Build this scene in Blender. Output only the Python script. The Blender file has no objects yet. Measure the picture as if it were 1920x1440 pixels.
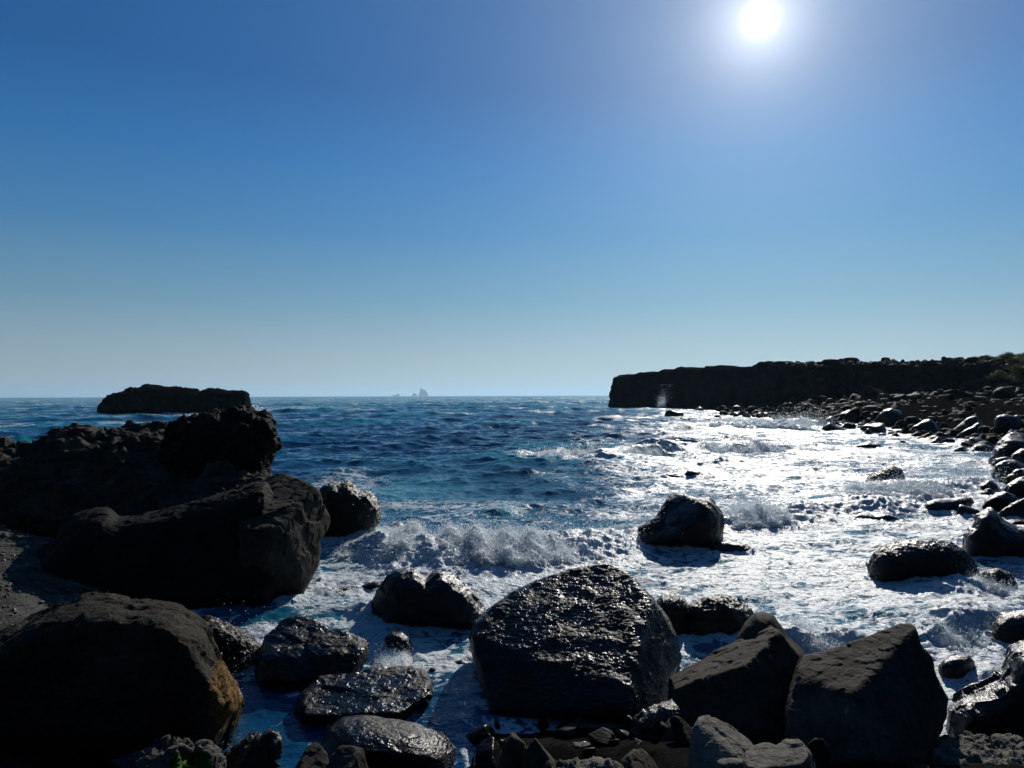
import bpy, bmesh, math, random
import numpy as np
from mathutils import Matrix, Vector, Euler

random.seed(7)
RNG = np.random.default_rng(7)
C = bpy.context.scene.collection
SC = bpy.context.scene

# ------------------------------------------------------------------ camera
H = 3.2                      # eye height above mean water, metres
F = 1331.0                   # focal length in photograph pixels (1920 wide)
PITCH = math.atan(22.0 / F)  # slightly upward
ROLL = math.radians(0.2)
cam_d = bpy.data.cameras.new('camera'); cam = bpy.data.objects.new('camera', cam_d); C.objects.link(cam)
cam_d.sensor_width = 36; cam_d.lens = 36 * F / 1920
cam_d.clip_start = 0.1; cam_d.clip_end = 120000
RM = Euler((math.pi / 2 + PITCH, 0, 0)).to_matrix() @ Matrix.Rotation(-ROLL, 3, 'Z')
cam.matrix_world = Matrix.Translation((0, 0, H)) @ RM.to_4x4()
SC.camera = cam
R3 = np.array(RM)
CP = np.array([0, 0, H])

def P(px, py, d):            # the point seen at pixel (px, py) at distance d along +Y
    v = R3 @ np.array([(px - 960) / F, (720 - py) / F, -1.0])
    return CP + v * (d / v[1])
def G(px, py, z=0.0):        # the point at height z seen at pixel
    v = R3 @ np.array([(px - 960) / F, (720 - py) / F, -1.0])
    return CP + v * ((z - H) / v[2])
def proj(p):
    q = (np.asarray(p) - CP) @ R3
    w = np.maximum(-q[..., 2], 1e-3)
    return 960 + F * q[..., 0] / w, 720 - F * q[..., 1] / w

# ------------------------------------------------------------------ sun and sky
SUN = P(1425, 36, 10) - CP; SUN = SUN / np.linalg.norm(SUN)
EL = math.asin(SUN[2]); AZ = math.atan2(SUN[0], SUN[1])
sl = bpy.data.lights.new('sun', 'SUN'); sl.energy = 5.0; sl.angle = math.radians(0.55); sl.color = (1, .95, .87)
so = bpy.data.objects.new('sun', sl); C.objects.link(so)
so.rotation_euler = Vector(SUN).to_track_quat('Z', 'Y').to_euler()

W = bpy.data.worlds.new('World'); SC.world = W; W.use_nodes = True
nt = W.node_tree; nt.nodes.clear()
def N(tree, typ, **kw):
    n = tree.nodes.new(typ)
    for k, v in kw.items():
        if k.startswith('i_'):
            key = k[2:]; key = int(key) if key.isdigit() else key.replace('_', ' ')
            n.inputs[key].default_value = v
        else: setattr(n, k, v)
    return n
def mth(tree, op, a, b=None, c=None, clamp=False):
    n = tree.nodes.new('ShaderNodeMath'); n.operation = op; n.use_clamp = clamp
    for i, x in enumerate((a, b, c)):
        if x is None: continue
        if isinstance(x, (int, float)): n.inputs[i].default_value = x
        else: tree.links.new(x, n.inputs[i])
    return n.outputs[0]
sky = N(nt, 'ShaderNodeTexSky', sky_type='NISHITA', sun_disc=False, sun_elevation=EL, sun_rotation=AZ,
        altitude=0, air_density=1.0, dust_density=0.9, ozone_density=3.2)
tc = N(nt, 'ShaderNodeTexCoord')
nrm = N(nt, 'ShaderNodeVectorMath', operation='NORMALIZE'); nt.links.new(tc.outputs['Generated'], nrm.inputs[0])
dot = N(nt, 'ShaderNodeVectorMath', operation='DOT_PRODUCT'); dot.inputs[1].default_value = tuple(SUN)
nt.links.new(nrm.outputs[0], dot.inputs[0])
ang = mth(nt, 'ARCCOSINE', mth(nt, 'MINIMUM', dot.outputs['Value'], 0.9999999))
sep = N(nt, 'ShaderNodeSeparateXYZ'); nt.links.new(nrm.outputs[0], sep.inputs[0])
# the air round the sun: a white core, a small aureole and a broad pale one
def lobe(k, width, p=1.0):
    a = mth(nt, 'POWER', mth(nt, 'DIVIDE', ang, math.radians(width)), p)
    return mth(nt, 'MULTIPLY', mth(nt, 'EXPONENT', mth(nt, 'MULTIPLY', a, -1.0)), k)
SKY_K = 0.05
bg = N(nt, 'ShaderNodeBackground', i_Strength=SKY_K)
mulv = N(nt, 'ShaderNodeVectorMath', operation='MULTIPLY'); mulv.inputs[1].default_value = (0.05, 0.10, 0.14)
nt.links.new(sky.outputs[0], mulv.inputs[0]); nt.links.new(mulv.outputs[0], bg.inputs['Color'])
shader = bg.outputs[0]
# clear maritime air: pale at the horizon, deepening quickly, darker and bluer away from the sun
rp = N(nt, 'ShaderNodeValToRGB'); nt.links.new(mth(nt, 'MULTIPLY', mth(nt, 'ARCSINE', sep.outputs[2]), 2 / math.pi), rp.inputs[0])
els = [(0.0, (.58, .67, .70)), (.03, (.46, .59, .66)), (.08, (.215, .43, .60)), (.14, (.075, .29, .59)), (.20, (.026, .21, .56)), (.26, (.012, .135, .43)), (.6, (.02, .12, .34)), (1.0, (.02, .11, .30))]
e = rp.color_ramp.elements
while len(e) < len(els): e.new(.5)
for el, (p_, c_) in zip(e, els): el.position = p_; el.color = (*c_, 1)
fall = mth(nt, 'MULTIPLY_ADD', mth(nt, 'EXPONENT', mth(nt, 'MULTIPLY', mth(nt, 'POWER', mth(nt, 'DIVIDE', ang, math.radians(46)), 2.0), -1.0)), 0.34, 0.50)
far_ = N(nt, 'ShaderNodeMapRange', interpolation_type='SMOOTHSTEP'); nt.links.new(ang, far_.inputs[0])
for i_, x_ in enumerate((math.radians(58), math.radians(105), 1.0, .42)): far_.inputs[i_ + 1].default_value = x_
fall = mth(nt, 'MULTIPLY', fall, far_.outputs[0])          # the sky opposite the sun is the darkest
b0 = N(nt, 'ShaderNodeBackground'); nt.links.new(rp.outputs[0], b0.inputs['Color']); nt.links.new(fall, b0.inputs['Strength'])
ad0 = N(nt, 'ShaderNodeAddShader'); nt.links.new(shader, ad0.inputs[0]); nt.links.new(b0.outputs[0], ad0.inputs[1]); shader = ad0.outputs[0]
for col, k, wd, p in (((1, .98, .95), 5.0, .62, 2.0), ((1, .97, .95), .85, 2.3, 1.25), ((1, .94, .87), .22, 7.5, 1.35), ((1, .90, .56), .13, 19.0, 1.5)):
    b = N(nt, 'ShaderNodeBackground'); b.inputs['Color'].default_value = (*col, 1)
    nt.links.new(lobe(k, wd, p), b.inputs['Strength'])
    ad = N(nt, 'ShaderNodeAddShader'); nt.links.new(shader, ad.inputs[0]); nt.links.new(b.outputs[0], ad.inputs[1]); shader = ad.outputs[0]
wo = N(nt, 'ShaderNodeOutputWorld'); nt.links.new(shader, wo.inputs['Surface'])

SC.view_settings.view_transform = 'Standard'; SC.view_settings.look = 'None'
SC.view_settings.exposure = 0.0; SC.view_settings.gamma = 1.0
SC.render.engine = 'CYCLES'
cy = SC.cycles
cy.use_denoising = True; cy.denoiser = 'OPENIMAGEDENOISE'; cy.denoising_prefilter = 'ACCURATE'
cy.use_adaptive_sampling = False
cy.max_bounces = 7; cy.diffuse_bounces = 6; cy.glossy_bounces = 2; cy.transmission_bounces = 2; cy.volume_bounces = 0
cy.transparent_max_bounces = 8
cy.sample_clamp_direct = 6.0; cy.sample_clamp_indirect = 8.0
cy.caustics_reflective = False; cy.caustics_refractive = False

# ------------------------------------------------------------------ tagging
def tag(o, label=None, cat=None, group=None, kind=None):
    if label: o['label'] = label
    if cat: o['category'] = cat
    if group: o['group'] = group
    if kind: o['kind'] = kind
    return o

# ------------------------------------------------------------------ noise in numpy
_perm = RNG.permutation(256).astype(np.int64); _perm = np.concatenate([_perm, _perm, _perm])
_g3 = RNG.normal(size=(256, 3)); _g3 /= np.linalg.norm(_g3, axis=1)[:, None]
_g3 = _g3.astype(np.float32)
def gnoise(x, y, z):
    x = np.asarray(x, np.float64); xi = np.floor(x).astype(np.int64); yi = np.floor(y).astype(np.int64); zi = np.floor(z).astype(np.int64)
    fx = (x - xi).astype(np.float32); fy = (y - yi).astype(np.float32); fz = (z - zi).astype(np.float32)
    xi &= 255; yi &= 255; zi &= 255
    u = fx * fx * fx * (fx * (fx * 6 - 15) + 10); v = fy * fy * fy * (fy * (fy * 6 - 15) + 10); w = fz * fz * fz * (fz * (fz * 6 - 15) + 10)
    out = np.zeros(x.shape, np.float32)
    for i in (0, 1):
        a = _perm[xi + i]
        wi = u if i else 1 - u
        for j in (0, 1):
            b = _perm[a + yi + j]
            wj = v if j else 1 - v
            for k in (0, 1):
                g = _g3[_perm[b + zi + k]]
                wk = w if k else 1 - w
                out += wi * wj * wk * (g[..., 0] * (fx - i) + g[..., 1] * (fy - j) + g[..., 2] * (fz - k))
    return out * 1.6
def gnoise2(x, y, s=0):
    xi = np.floor(x).astype(np.int64); yi = np.floor(y).astype(np.int64)
    fx = (x - xi).astype(np.float32); fy = (y - yi).astype(np.float32)
    xi &= 255; yi &= 255
    u = fx * fx * fx * (fx * (fx * 6 - 15) + 10); v = fy * fy * fy * (fy * (fy * 6 - 15) + 10)
    out = np.zeros(np.shape(x), np.float32)
    for i in (0, 1):
        a = _perm[xi + i + s]
        for j in (0, 1):
            g = _g3[_perm[a + yi + j]]
            out += (u if i else 1 - u) * (v if j else 1 - v) * (g[..., 0] * (fx - i) + g[..., 1] * (fy - j)) 
    return out * 1.9
def fbm(p, scale, octv=4, gain=.5, off=0.0, ridged=False, lac=2.03):
    x = p[..., 0] * scale + off; y = p[..., 1] * scale + off * 1.7; z = p[..., 2] * scale - off * .6
    a = 1.0; s = 0.0; t = 0.0
    for o in range(octv):
        n = gnoise(x, y, z)
        if ridged: n = 1 - 2 * np.abs(n)
        s = s + a * n; t += a; a *= gain
        x = x * lac + 11.3; y = y * lac + 5.1; z = z * lac + 7.7
    return s / t
def fbm2(x, y, octv=4, gain=.5, s=0, ridged=False):
    a = 1.0; r = 0.0; t = 0.0
    for o in range(octv):
        n = gnoise2(x, y, s + o * 3)
        if ridged: n = 1 - 2 * np.abs(n)
        r = r + a * n; t += a; a *= gain
        x = x * 2.03 + 3.7; y = y * 2.03 + 9.1
    return r / t
def facet(p, scale, off=0.0, seed=3):
    """broken-rock offset: every voronoi cell is a tilted plane"""
    q = p * scale + off
    qi = np.floor(q).astype(np.int64); best = np.full(len(p), 9e9, np.float32); val = np.zeros(len(p), np.float32)
    for i in (-1, 0, 1):
        for j in (-1, 0, 1):
            for k in (-1, 0, 1):
                c = qi + np.array([i, j, k])
                h = _perm[_perm[_perm[(c[:, 0]) & 255] + (c[:, 1] & 255)] + (c[:, 2] & 255)]
                s = c + .5 + _g3[h] * .45
                d = q - s; dd = (d * d).sum(1)
                v = (_g3[(h + 71 * seed) & 255] * d).sum(1) * .7 + _g3[(h * 7 + seed) & 255][:, 0] * .35
                m = dd < best
                best[m] = dd[m]; val[m] = v[m]
    return val
def sstep(a, b, x):
    t = np.clip((x - a) / (b - a), 0, 1); return t * t * (3 - 2 * t)

# ------------------------------------------------------------------ mesh helpers
def mesh_from(name, verts, quads=None, tris=None, mat=None, attrs=None, smooth=True):
    me = bpy.data.meshes.new(name)
    verts = np.asarray(verts, np.float32)
    me.vertices.add(len(verts)); me.vertices.foreach_set('co', verts.ravel())
    faces = []; starts = []; tot = 0; nl = 0
    idx = []; st = []
    if quads is not None and len(quads):
        q = np.asarray(quads, np.int32); idx.append(q.ravel()); st.append(np.arange(len(q)) * 4); nl = len(q) * 4
    if tris is not None and len(tris):
        t = np.asarray(tris, np.int32); idx.append(t.ravel()); st.append(nl + np.arange(len(t)) * 3)
    idx = np.concatenate(idx); st = np.concatenate(st).astype(np.int32)
    me.loops.add(len(idx)); me.loops.foreach_set('vertex_index', idx)
    me.polygons.add(len(st)); me.polygons.foreach_set('loop_start', st)
    me.update(calc_edges=True)
    if smooth: me.polygons.foreach_set('use_smooth', np.ones(len(st), bool))
    else: me.polygons.foreach_set('use_smooth', np.zeros(len(st), bool))
    for k, a in (attrs or {}).items():
        at = me.attributes.new(k, 'FLOAT', 'POINT'); at.data.foreach_set('value', np.asarray(a, np.float32))
    if mat: me.materials.append(mat)
    me.validate(); me.update()
    return me
def link(name, me, parent=None):
    o = bpy.data.objects.new(name, me); C.objects.link(o)
    if parent: o.parent = parent
    return o
def vnormals(v, quads):
    a = v[quads[:, 2]] - v[quads[:, 0]]; b = v[quads[:, 3]] - v[quads[:, 1]]
    n = np.cross(a, b); out = np.zeros_like(v)
    for k in range(4):
        for c in range(3): out[:, c] += np.bincount(quads[:, k], n[:, c], len(v))
    return out / np.maximum(np.linalg.norm(out, axis=1), 1e-9)[:, None]

def surface_nets(Fd, org, h):
    """Fd < 0 inside. Returns verts, quads."""
    S = Fd < 0
    nx, ny, nz = Fd.shape
    cnt = np.zeros((nx - 1, ny - 1, nz - 1), np.int8)
    for i in (0, 1):
        for j in (0, 1):
            for k in (0, 1):
                cnt += S[i:nx - 1 + i, j:ny - 1 + j, k:nz - 1 + k]
    act = (cnt > 0) & (cnt < 8)
    ci = np.argwhere(act); ids = np.full(act.shape, -1, np.int64); ids[act] = np.arange(len(ci))
    acc = np.zeros((len(ci), 3)); num = np.zeros(len(ci))
    corners = [(i, j, k) for i in (0, 1) for j in (0, 1) for k in (0, 1)]
    fl = Fd
    for a in corners:
        for ax in range(3):
            if a[ax] == 1: continue
            b = list(a); b[ax] = 1
            fa = fl[ci[:, 0] + a[0], ci[:, 1] + a[1], ci[:, 2] + a[2]]; fb = fl[ci[:, 0] + b[0], ci[:, 1] + b[1], ci[:, 2] + b[2]]
            m = (fa < 0) != (fb < 0)
            t = np.where(m, fa / np.where(m, fa - fb, 1), 0)
            pt = np.zeros((len(ci), 3)); pt[:] = a; pt[:, ax] += t
            acc[m] += pt[m]; num += m
    v = (ci + acc / num[:, None]) * h + org
    Q = []
    for ax in range(3):
        sl0 = [slice(1, -1)] * 3; sl1 = [slice(1, -1)] * 3
        sl0[ax] = slice(0, -1); sl1[ax] = slice(1, None)
        s0 = S[tuple(sl0)]; s1 = S[tuple(sl1)]
        e = np.argwhere(s0 != s1)
        if not len(e): continue
        fl0 = s0[e[:, 0], e[:, 1], e[:, 2]]
        base = e.copy()
        o1, o2 = [(1, 2), (2, 0), (0, 1)][ax]
        base[:, o1] += 1; base[:, o2] += 1
        def cell(d1, d2):
            c = base.copy(); c[:, o1] += d1; c[:, o2] += d2
            return ids[c[:, 0], c[:, 1], c[:, 2]]
        q = np.stack([cell(-1, -1), cell(0, -1), cell(0, 0), cell(-1, 0)], 1)
        q[~fl0] = q[~fl0][:, ::-1]
        Q.append(q)
    if not Q: raise RuntimeError(f'empty field {Fd.shape} {Fd.min()} {Fd.max()} {h}')
    Q = np.concatenate(Q); Q = Q[(Q >= 0).all(1)]
    return v, Q

def poly_sdf(pts, X, Y):
    pts = np.asarray(pts, float); d = np.full(X.shape, 1e18); inside = np.zeros(X.shape, bool)
    n = len(pts)
    for i in range(n):
        a = pts[i]; b = pts[(i + 1) % n]; e = b - a
        t = np.clip(((X - a[0]) * e[0] + (Y - a[1]) * e[1]) / max(e @ e, 1e-12), 0, 1)
        d = np.minimum(d, (X - a[0] - e[0] * t) ** 2 + (Y - a[1] - e[1] * t) ** 2)
        c = ((a[1] > Y) != (b[1] > Y))
        if abs(e[1]) > 1e-12:
            xs = a[0] + (Y - a[1]) * e[0] / e[1]; inside ^= c & (X < xs)
    return np.where(inside, -1, 1) * np.sqrt(d)
def bilin(T, gx, gy):
    gx = np.clip(gx, 0, T.shape[0] - 1.001); gy = np.clip(gy, 0, T.shape[1] - 1.001)
    i = gx.astype(int); j = gy.astype(int); u = gx - i; v = gy - j
    return T[i, j] * (1 - u) * (1 - v) + T[i + 1, j] * u * (1 - v) + T[i, j + 1] * (1 - u) * v + T[i + 1, j + 1] * u * v
# ------------------------------------------------------------------ materials
def new_mat(name):
    m = bpy.data.materials.new(name); m.use_nodes = True; m.node_tree.nodes.clear(); return m, m.node_tree
def ramp(tree, fac, stops, interp='LINEAR'):
    n = tree.nodes.new('ShaderNodeValToRGB'); n.color_ramp.interpolation = interp
    e = n.color_ramp.elements
    while len(e) < len(stops): e.new(0.5)
    for el, (p, c) in zip(e, stops):
        el.position = p; el.color = (*c, 1) if len(c) == 3 else c
    tree.links.new(fac, n.inputs[0]); return n.outputs[0]
def noise(tree, vec, scale, detail=4, rough=.55, dist=0.0, typ='FBM'):
    n = tree.nodes.new('ShaderNodeTexNoise'); n.noise_type = typ
    n.inputs['Scale'].default_value = scale; n.inputs['Detail'].default_value = detail
    n.inputs['Roughness'].default_value = rough; n.inputs['Distortion'].default_value = dist
    if vec is not None: tree.links.new(vec, n.inputs['Vector'])
    return n.outputs[0]
def mix(tree, fac, a, b):
    n = tree.nodes.new('ShaderNodeMix'); n.data_type = 'RGBA'
    for i, x in ((0, fac), (6, a), (7, b)):
        if isinstance(x, tuple): n.inputs[i].default_value = (*x, 1)
        elif isinstance(x, (int, float)): n.inputs[i].default_value = x
        else: tree.links.new(x, n.inputs[i])
    return n.outputs[2]
def attr(tree, name):
    n = tree.nodes.new('ShaderNodeAttribute'); n.attribute_name = name; return n.outputs['Fac']
def maprange(tree, v, a, b, c=0.0, d=1.0):
    n = tree.nodes.new('ShaderNodeMapRange'); n.clamp = True
    tree.links.new(v, n.inputs[0])
    for i, x in enumerate((a, b, c, d)):
        if isinstance(x, (int, float)): n.inputs[i + 1].default_value = x
        else: tree.links.new(x, n.inputs[i + 1])
    return n.outputs[0]

def rock_mat(name, dark, light, rough=.72, wetz=0.3, wet_rough=.3, bump=.5, bscale=1.0, crust=(.16, .085, .02), crust2=(.05, .06, .015), spec=.5, wetness=0.0, wdark=.4, wetb=.6, film=False):
    m, t = new_mat(name)
    geo = t.nodes.new('ShaderNodeNewGeometry'); pos = geo.outputs['Position']
    n1 = noise(t, pos, 1.7 * bscale, 6, .6); n2 = noise(t, pos, 14 * bscale, 5, .65); n3 = noise(t, pos, 70 * bscale, 3, .6)
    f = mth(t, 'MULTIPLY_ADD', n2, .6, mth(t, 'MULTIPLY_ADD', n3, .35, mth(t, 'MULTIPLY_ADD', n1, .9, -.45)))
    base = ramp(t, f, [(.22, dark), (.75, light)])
    al = attr(t, 'algae')
    am = maprange(t, mth(t, 'ADD', al, mth(t, 'MULTIPLY_ADD', n2, 1.1, -.55)), .45, .62)
    n4 = noise(t, pos, 45, 3, .6)
    acol = mix(t, maprange(t, n4, .4, .6), crust, crust2)
    base = mix(t, am, base, acol)
    sx = t.nodes.new('ShaderNodeSeparateXYZ'); t.links.new(pos, sx.inputs[0])
    wet = maprange(t, mth(t, 'MULTIPLY_ADD', n1, -.7, sx.outputs[2]), wetz - .38, wetz - .12, 1.0, 0.0)
    wet = mth(t, 'MAXIMUM', mth(t, 'MAXIMUM', wet, wetness), attr(t, 'wet'), clamp=True)
    bs = t.nodes.new('ShaderNodeBsdfPrincipled')
    dk = t.nodes.new('ShaderNodeVectorMath'); dk.operation = 'SCALE'; t.links.new(base, dk.inputs[0])
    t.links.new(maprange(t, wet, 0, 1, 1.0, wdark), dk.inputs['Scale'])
    t.links.new(dk.outputs[0], bs.inputs['Base Color'])
    wr_ = maprange(t, noise(t, pos, 2.3, 3, .6), .43, .58, wet_rough, .62) if film else wet_rough
    t.links.new(maprange(t, wet, 0, 1, rough, wr_), bs.inputs['Roughness'])
    bs.inputs['Specular IOR Level'].default_value = spec
    if spec == 0: bs.inputs['IOR'].default_value = 1.0
    # bump: grain, pits, and smoother ripples where a film of water lies
    st_ = t.nodes.new('ShaderNodeMapping'); st_.inputs['Scale'].default_value = (1, 1, 2.6); st_.inputs['Rotation'].default_value = (.35, .5, .2); t.links.new(pos, st_.inputs[0])
    n5 = noise(t, st_.outputs[0], 17 if film else 38 * bscale, 2 if film else 4, .55)
    crk = mth(t, 'ABSOLUTE', mth(t, 'SUBTRACT', noise(t, st_.outputs[0], 3.1 * bscale, 5, .7), .5))
    crk = maprange(t, crk, 0, .018, -1.0, 0.0)
    hgt = mth(t, 'MULTIPLY_ADD', n2, .016, mth(t, 'MULTIPLY_ADD', n5, .016, mth(t, 'MULTIPLY_ADD', crk, .012, mth(t, 'MULTIPLY', n3, .006))))
    if film: hgt = mth(t, 'MULTIPLY_ADD', n2, .012, mth(t, 'MULTIPLY', n5, .034))
    vt = t.nodes.new('ShaderNodeTexVoronoi'); vt.inputs['Scale'].default_value = 42 * bscale; t.links.new(pos, vt.inputs['Vector'])
    hgt = mth(t, 'MULTIPLY_ADD', vt.outputs['Distance'], .0 if film else .006, hgt)
    bp = t.nodes.new('ShaderNodeBump'); bp.inputs['Distance'].default_value = 1.0
    t.links.new(maprange(t, wet, 0, 1, bump, bump * wetb), bp.inputs['Strength'])
    t.links.new(hgt, bp.inputs['Height']); t.links.new(bp.outputs[0], bs.inputs['Normal'])
    o = t.nodes.new('ShaderNodeOutputMaterial'); t.links.new(bs.outputs[0], o.inputs[0])
    return m
M = {}
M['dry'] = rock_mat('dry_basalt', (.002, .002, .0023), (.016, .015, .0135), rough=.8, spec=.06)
M['brown'] = rock_mat('brown_basalt', (.006, .0055, .0045), (.070, .062, .049), rough=.85, bump=.22, spec=.06)
M['pale'] = rock_mat('pale_weathered_basalt', (.02, .019, .017), (.19, .175, .145), rough=.85, wetz=-.5, spec=.06)
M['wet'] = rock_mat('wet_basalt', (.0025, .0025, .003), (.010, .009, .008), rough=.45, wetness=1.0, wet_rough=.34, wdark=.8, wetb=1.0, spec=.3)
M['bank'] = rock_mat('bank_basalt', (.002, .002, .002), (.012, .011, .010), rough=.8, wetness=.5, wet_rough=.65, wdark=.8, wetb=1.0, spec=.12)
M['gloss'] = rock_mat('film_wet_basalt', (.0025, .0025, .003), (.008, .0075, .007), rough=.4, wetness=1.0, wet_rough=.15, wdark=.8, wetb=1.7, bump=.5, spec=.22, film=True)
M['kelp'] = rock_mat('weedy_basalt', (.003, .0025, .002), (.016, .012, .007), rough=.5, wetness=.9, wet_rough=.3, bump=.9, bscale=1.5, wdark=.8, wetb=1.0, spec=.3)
M['mossy'] = rock_mat('mossy_basalt', (.012, .012, .010), (.12, .11, .09), rough=.85, wetz=-.5, crust=(.05, .10, .01), crust2=(.02, .045, .008), spec=.06)
M['crusted'] = rock_mat('crusted_basalt', (.0025, .0025, .002), (.044, .040, .031), rough=.85, bump=.8, crust=(.17, .085, .02), crust2=(.04, .033, .014), spec=.06)
M['land'] = rock_mat('lava_land', (.004, .004, .0045), (.020, .018, .017), rough=.95, bump=.8, bscale=.25, wetz=.6, crust=(.05, .075, .015), crust2=(.02, .035, .008), spec=0)
M['gravel'] = rock_mat('beach_gravel', (.012, .013, .012), (.13, .13, .115), rough=.85, bump=1.0, bscale=1.6, wetz=.1, spec=0, wdark=.05, wet_rough=.9)
M['pebble'] = rock_mat('grey_pebble', (.03, .03, .027), (.24, .24, .21), rough=.8, bump=.2, wetz=-5, bscale=1.2, spec=.1)
M['stack'] = rock_mat('far_stack_rock', (.03, .03, .03), (.08, .075, .07), rough=.9, bump=.0, bscale=.002)

def water_mat():
    m, t = new_mat('sea_water')
    geo = t.nodes.new('ShaderNodeNewGeometry'); pos = geo.outputs['Position']
    fo = attr(t, 'foam'); cr = attr(t, 'crest'); rg = attr(t, 'rough'); sh = attr(t, 'aer')
    mp = t.nodes.new('ShaderNodeMapping'); mp.inputs['Scale'].default_value = (1, 1.35, 1); t.links.new(pos, mp.inputs[0])
    warp = noise(t, mp.outputs[0], .9, 3, .5)
    va = t.nodes.new('ShaderNodeVectorMath'); va.operation = 'MULTIPLY_ADD'
    wn = t.nodes.new('ShaderNodeTexNoise'); wn.inputs['Scale'].default_value = 1.3; wn.inputs['Detail'].default_value = 2; t.links.new(mp.outputs[0], wn.inputs['Vector'])
    t.links.new(wn.outputs['Color'], va.inputs[0]); va.inputs[1].default_value = (.9, .9, .9); t.links.new(mp.outputs[0], va.inputs[2])
    def ridge(sc, det):
        n = noise(t, va.outputs[0], sc, det, .6)
        return mth(t, 'SUBTRACT', 1.0, mth(t, 'MULTIPLY', mth(t, 'ABSOLUTE', mth(t, 'SUBTRACT', n, .5)), 5.0), clamp=True)
    r1 = ridge(1.6, 4); r2 = ridge(4.6, 3)
    fine = noise(t, pos, 17, 4, .7)
    pat = mth(t, 'MULTIPLY_ADD', r2, .46, mth(t, 'MULTIPLY', r1, .50))
    pat = mth(t, 'ADD', pat, mth(t, 'MULTIPLY', fine, .20))
    th = mth(t, 'MULTIPLY_ADD', fo, -1.10, 1.24)
    k = mth(t, 'SUBTRACT', pat, th)
    mask = maprange(t, k, -.03, .12)
    # water body
    deep = mix(t, cr, (.002, .042, .105), (.010, .17, .22))  # light through thin crests is put into the colour as teal
    deep = mix(t, sh, deep, (.03, .19, .235))
    wb = t.nodes.new('ShaderNodeBsdfPrincipled'); t.links.new(deep, wb.inputs['Base Color'])
    wb.inputs['IOR'].default_value = 1.333; t.links.new(rg, wb.inputs['Roughness'])
    b1 = noise(t, mp.outputs[0], 5.5, 4, .6); b2 = noise(t, mp.outputs[0], 24, 2, .5)
    hh = mth(t, 'MULTIPLY_ADD', b1, .045, mth(t, 'MULTIPLY', b2, .006))
    bp = t.nodes.new('ShaderNodeBump'); bp.inputs['Strength'].default_value = .85; bp.inputs['Distance'].default_value = 1.0
    t.links.new(hh, bp.inputs['Height']); t.links.new(bp.outputs[0], wb.inputs['Normal'])
    # foam
    fb = t.nodes.new('ShaderNodeBsdfPrincipled'); fb.inputs['Roughness'].default_value = .42; fb.inputs['IOR'].default_value = 1.33; fb.inputs['Specular IOR Level'].default_value = .22
    fc = mix(t, maprange(t, fine, .3, .7), (.24, .30, .34), (.64, .67, .69)); t.links.new(fc, fb.inputs['Base Color'])
    b3 = noise(t, pos, 9, 5, .65); b4 = noise(t, pos, 55, 2, .5)
    hf = mth(t, 'MULTIPLY_ADD', b3, .06, mth(t, 'MULTIPLY', b4, .006)); hf = mth(t, 'MULTIPLY_ADD', mask, .012, hf)
    bf = t.nodes.new('ShaderNodeBump'); bf.inputs['Strength'].default_value = .9; bf.inputs['Distance'].default_value = 1.0
    t.links.new(hf, bf.inputs['Height']); t.links.new(bf.outputs[0], fb.inputs['Normal'])
    ms = t.nodes.new('ShaderNodeMixShader'); t.links.new(mask, ms.inputs[0]); t.links.new(wb.outputs[0], ms.inputs[1]); t.links.new(fb.outputs[0], ms.inputs[2])
    o = t.nodes.new('ShaderNodeOutputMaterial'); t.links.new(ms.outputs[0], o.inputs[0])
    return m
M['water'] = water_mat()
def foam_mat(name, trans, col=(.80, .84, .87), sss=0):
    m, t = new_mat(name)
    geo = t.nodes.new('ShaderNodeNewGeometry'); pos = geo.outputs['Position']
    fb = t.nodes.new('ShaderNodeBsdfPrincipled'); fb.inputs['Roughness'].default_value = .35; fb.inputs['IOR'].default_value = 1.33
    fb.inputs['Base Color'].default_value = (*col, 1)
    n = mth(t, 'MULTIPLY_ADD', noise(t, pos, 13, 5, .7), .05, mth(t, 'MULTIPLY', noise(t, pos, 60, 2, .5), .008))
    bf = t.nodes.new('ShaderNodeBump'); bf.inputs['Strength'].default_value = 1.0; bf.inputs['Distance'].default_value = 1.0
    t.links.new(n, bf.inputs['Height']); t.links.new(bf.outputs[0], fb.inputs['Normal'])
    if sss: fb.inputs['Subsurface Weight'].default_value = sss; fb.inputs['Subsurface Radius'].default_value = (.8, 1, 1.1); fb.inputs['Subsurface Scale'].default_value = .22; fb.subsurface_method = 'RANDOM_WALK'
    tr = t.nodes.new('ShaderNodeBsdfTranslucent'); tr.inputs[0].default_value = (*col, 1); fb.inputs['Specular IOR Level'].default_value = .2
    ms = t.nodes.new('ShaderNodeMixShader'); ms.inputs[0].default_value = trans
    t.links.new(fb.outputs[0], ms.inputs[1]); t.links.new(tr.outputs[0], ms.inputs[2])
    o = t.nodes.new('ShaderNodeOutputMaterial'); t.links.new(ms.outputs[0], o.inputs[0])
    return m
M['froth'] = foam_mat('froth', .25, (.90, .95, .99), .9)
M['drops'] = foam_mat('spray_drops', .8, (.92, .97, 1.0))

# ------------------------------------------------------------------ coast plan
COAST = np.array([(-900, 60), (-60, 26), (-30, 21), (-12, 17.5), (-5.6, 13), (-4.8, 9.5), (-3.8, 6.6), (-2.4, 5.0), (-0.5, 4.9), (-0.38, 6.7),
                  (1.6, 6.9), (3.2, 6.5), (4.4, 6.4), (5.6, 6.2), (7, 8.5), (9, 11.5), (14.6, 19.8), (20, 27), (29, 42), (36, 59), (38, 75),
                  (39, 88), (47, 112), (52, 140), (38, 172), (28.5, 196), (60, 260), (600, 520)], float)
LAND = np.concatenate([COAST, [(600, -600), (-900, -600)]])
def coast(x, y):             # > 0 on land, < 0 at sea
    return -poly_sdf(LAND, x, y)

ROCKS = []                   # (x, y, radius) of every rock near the water, for foam round its foot

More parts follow.
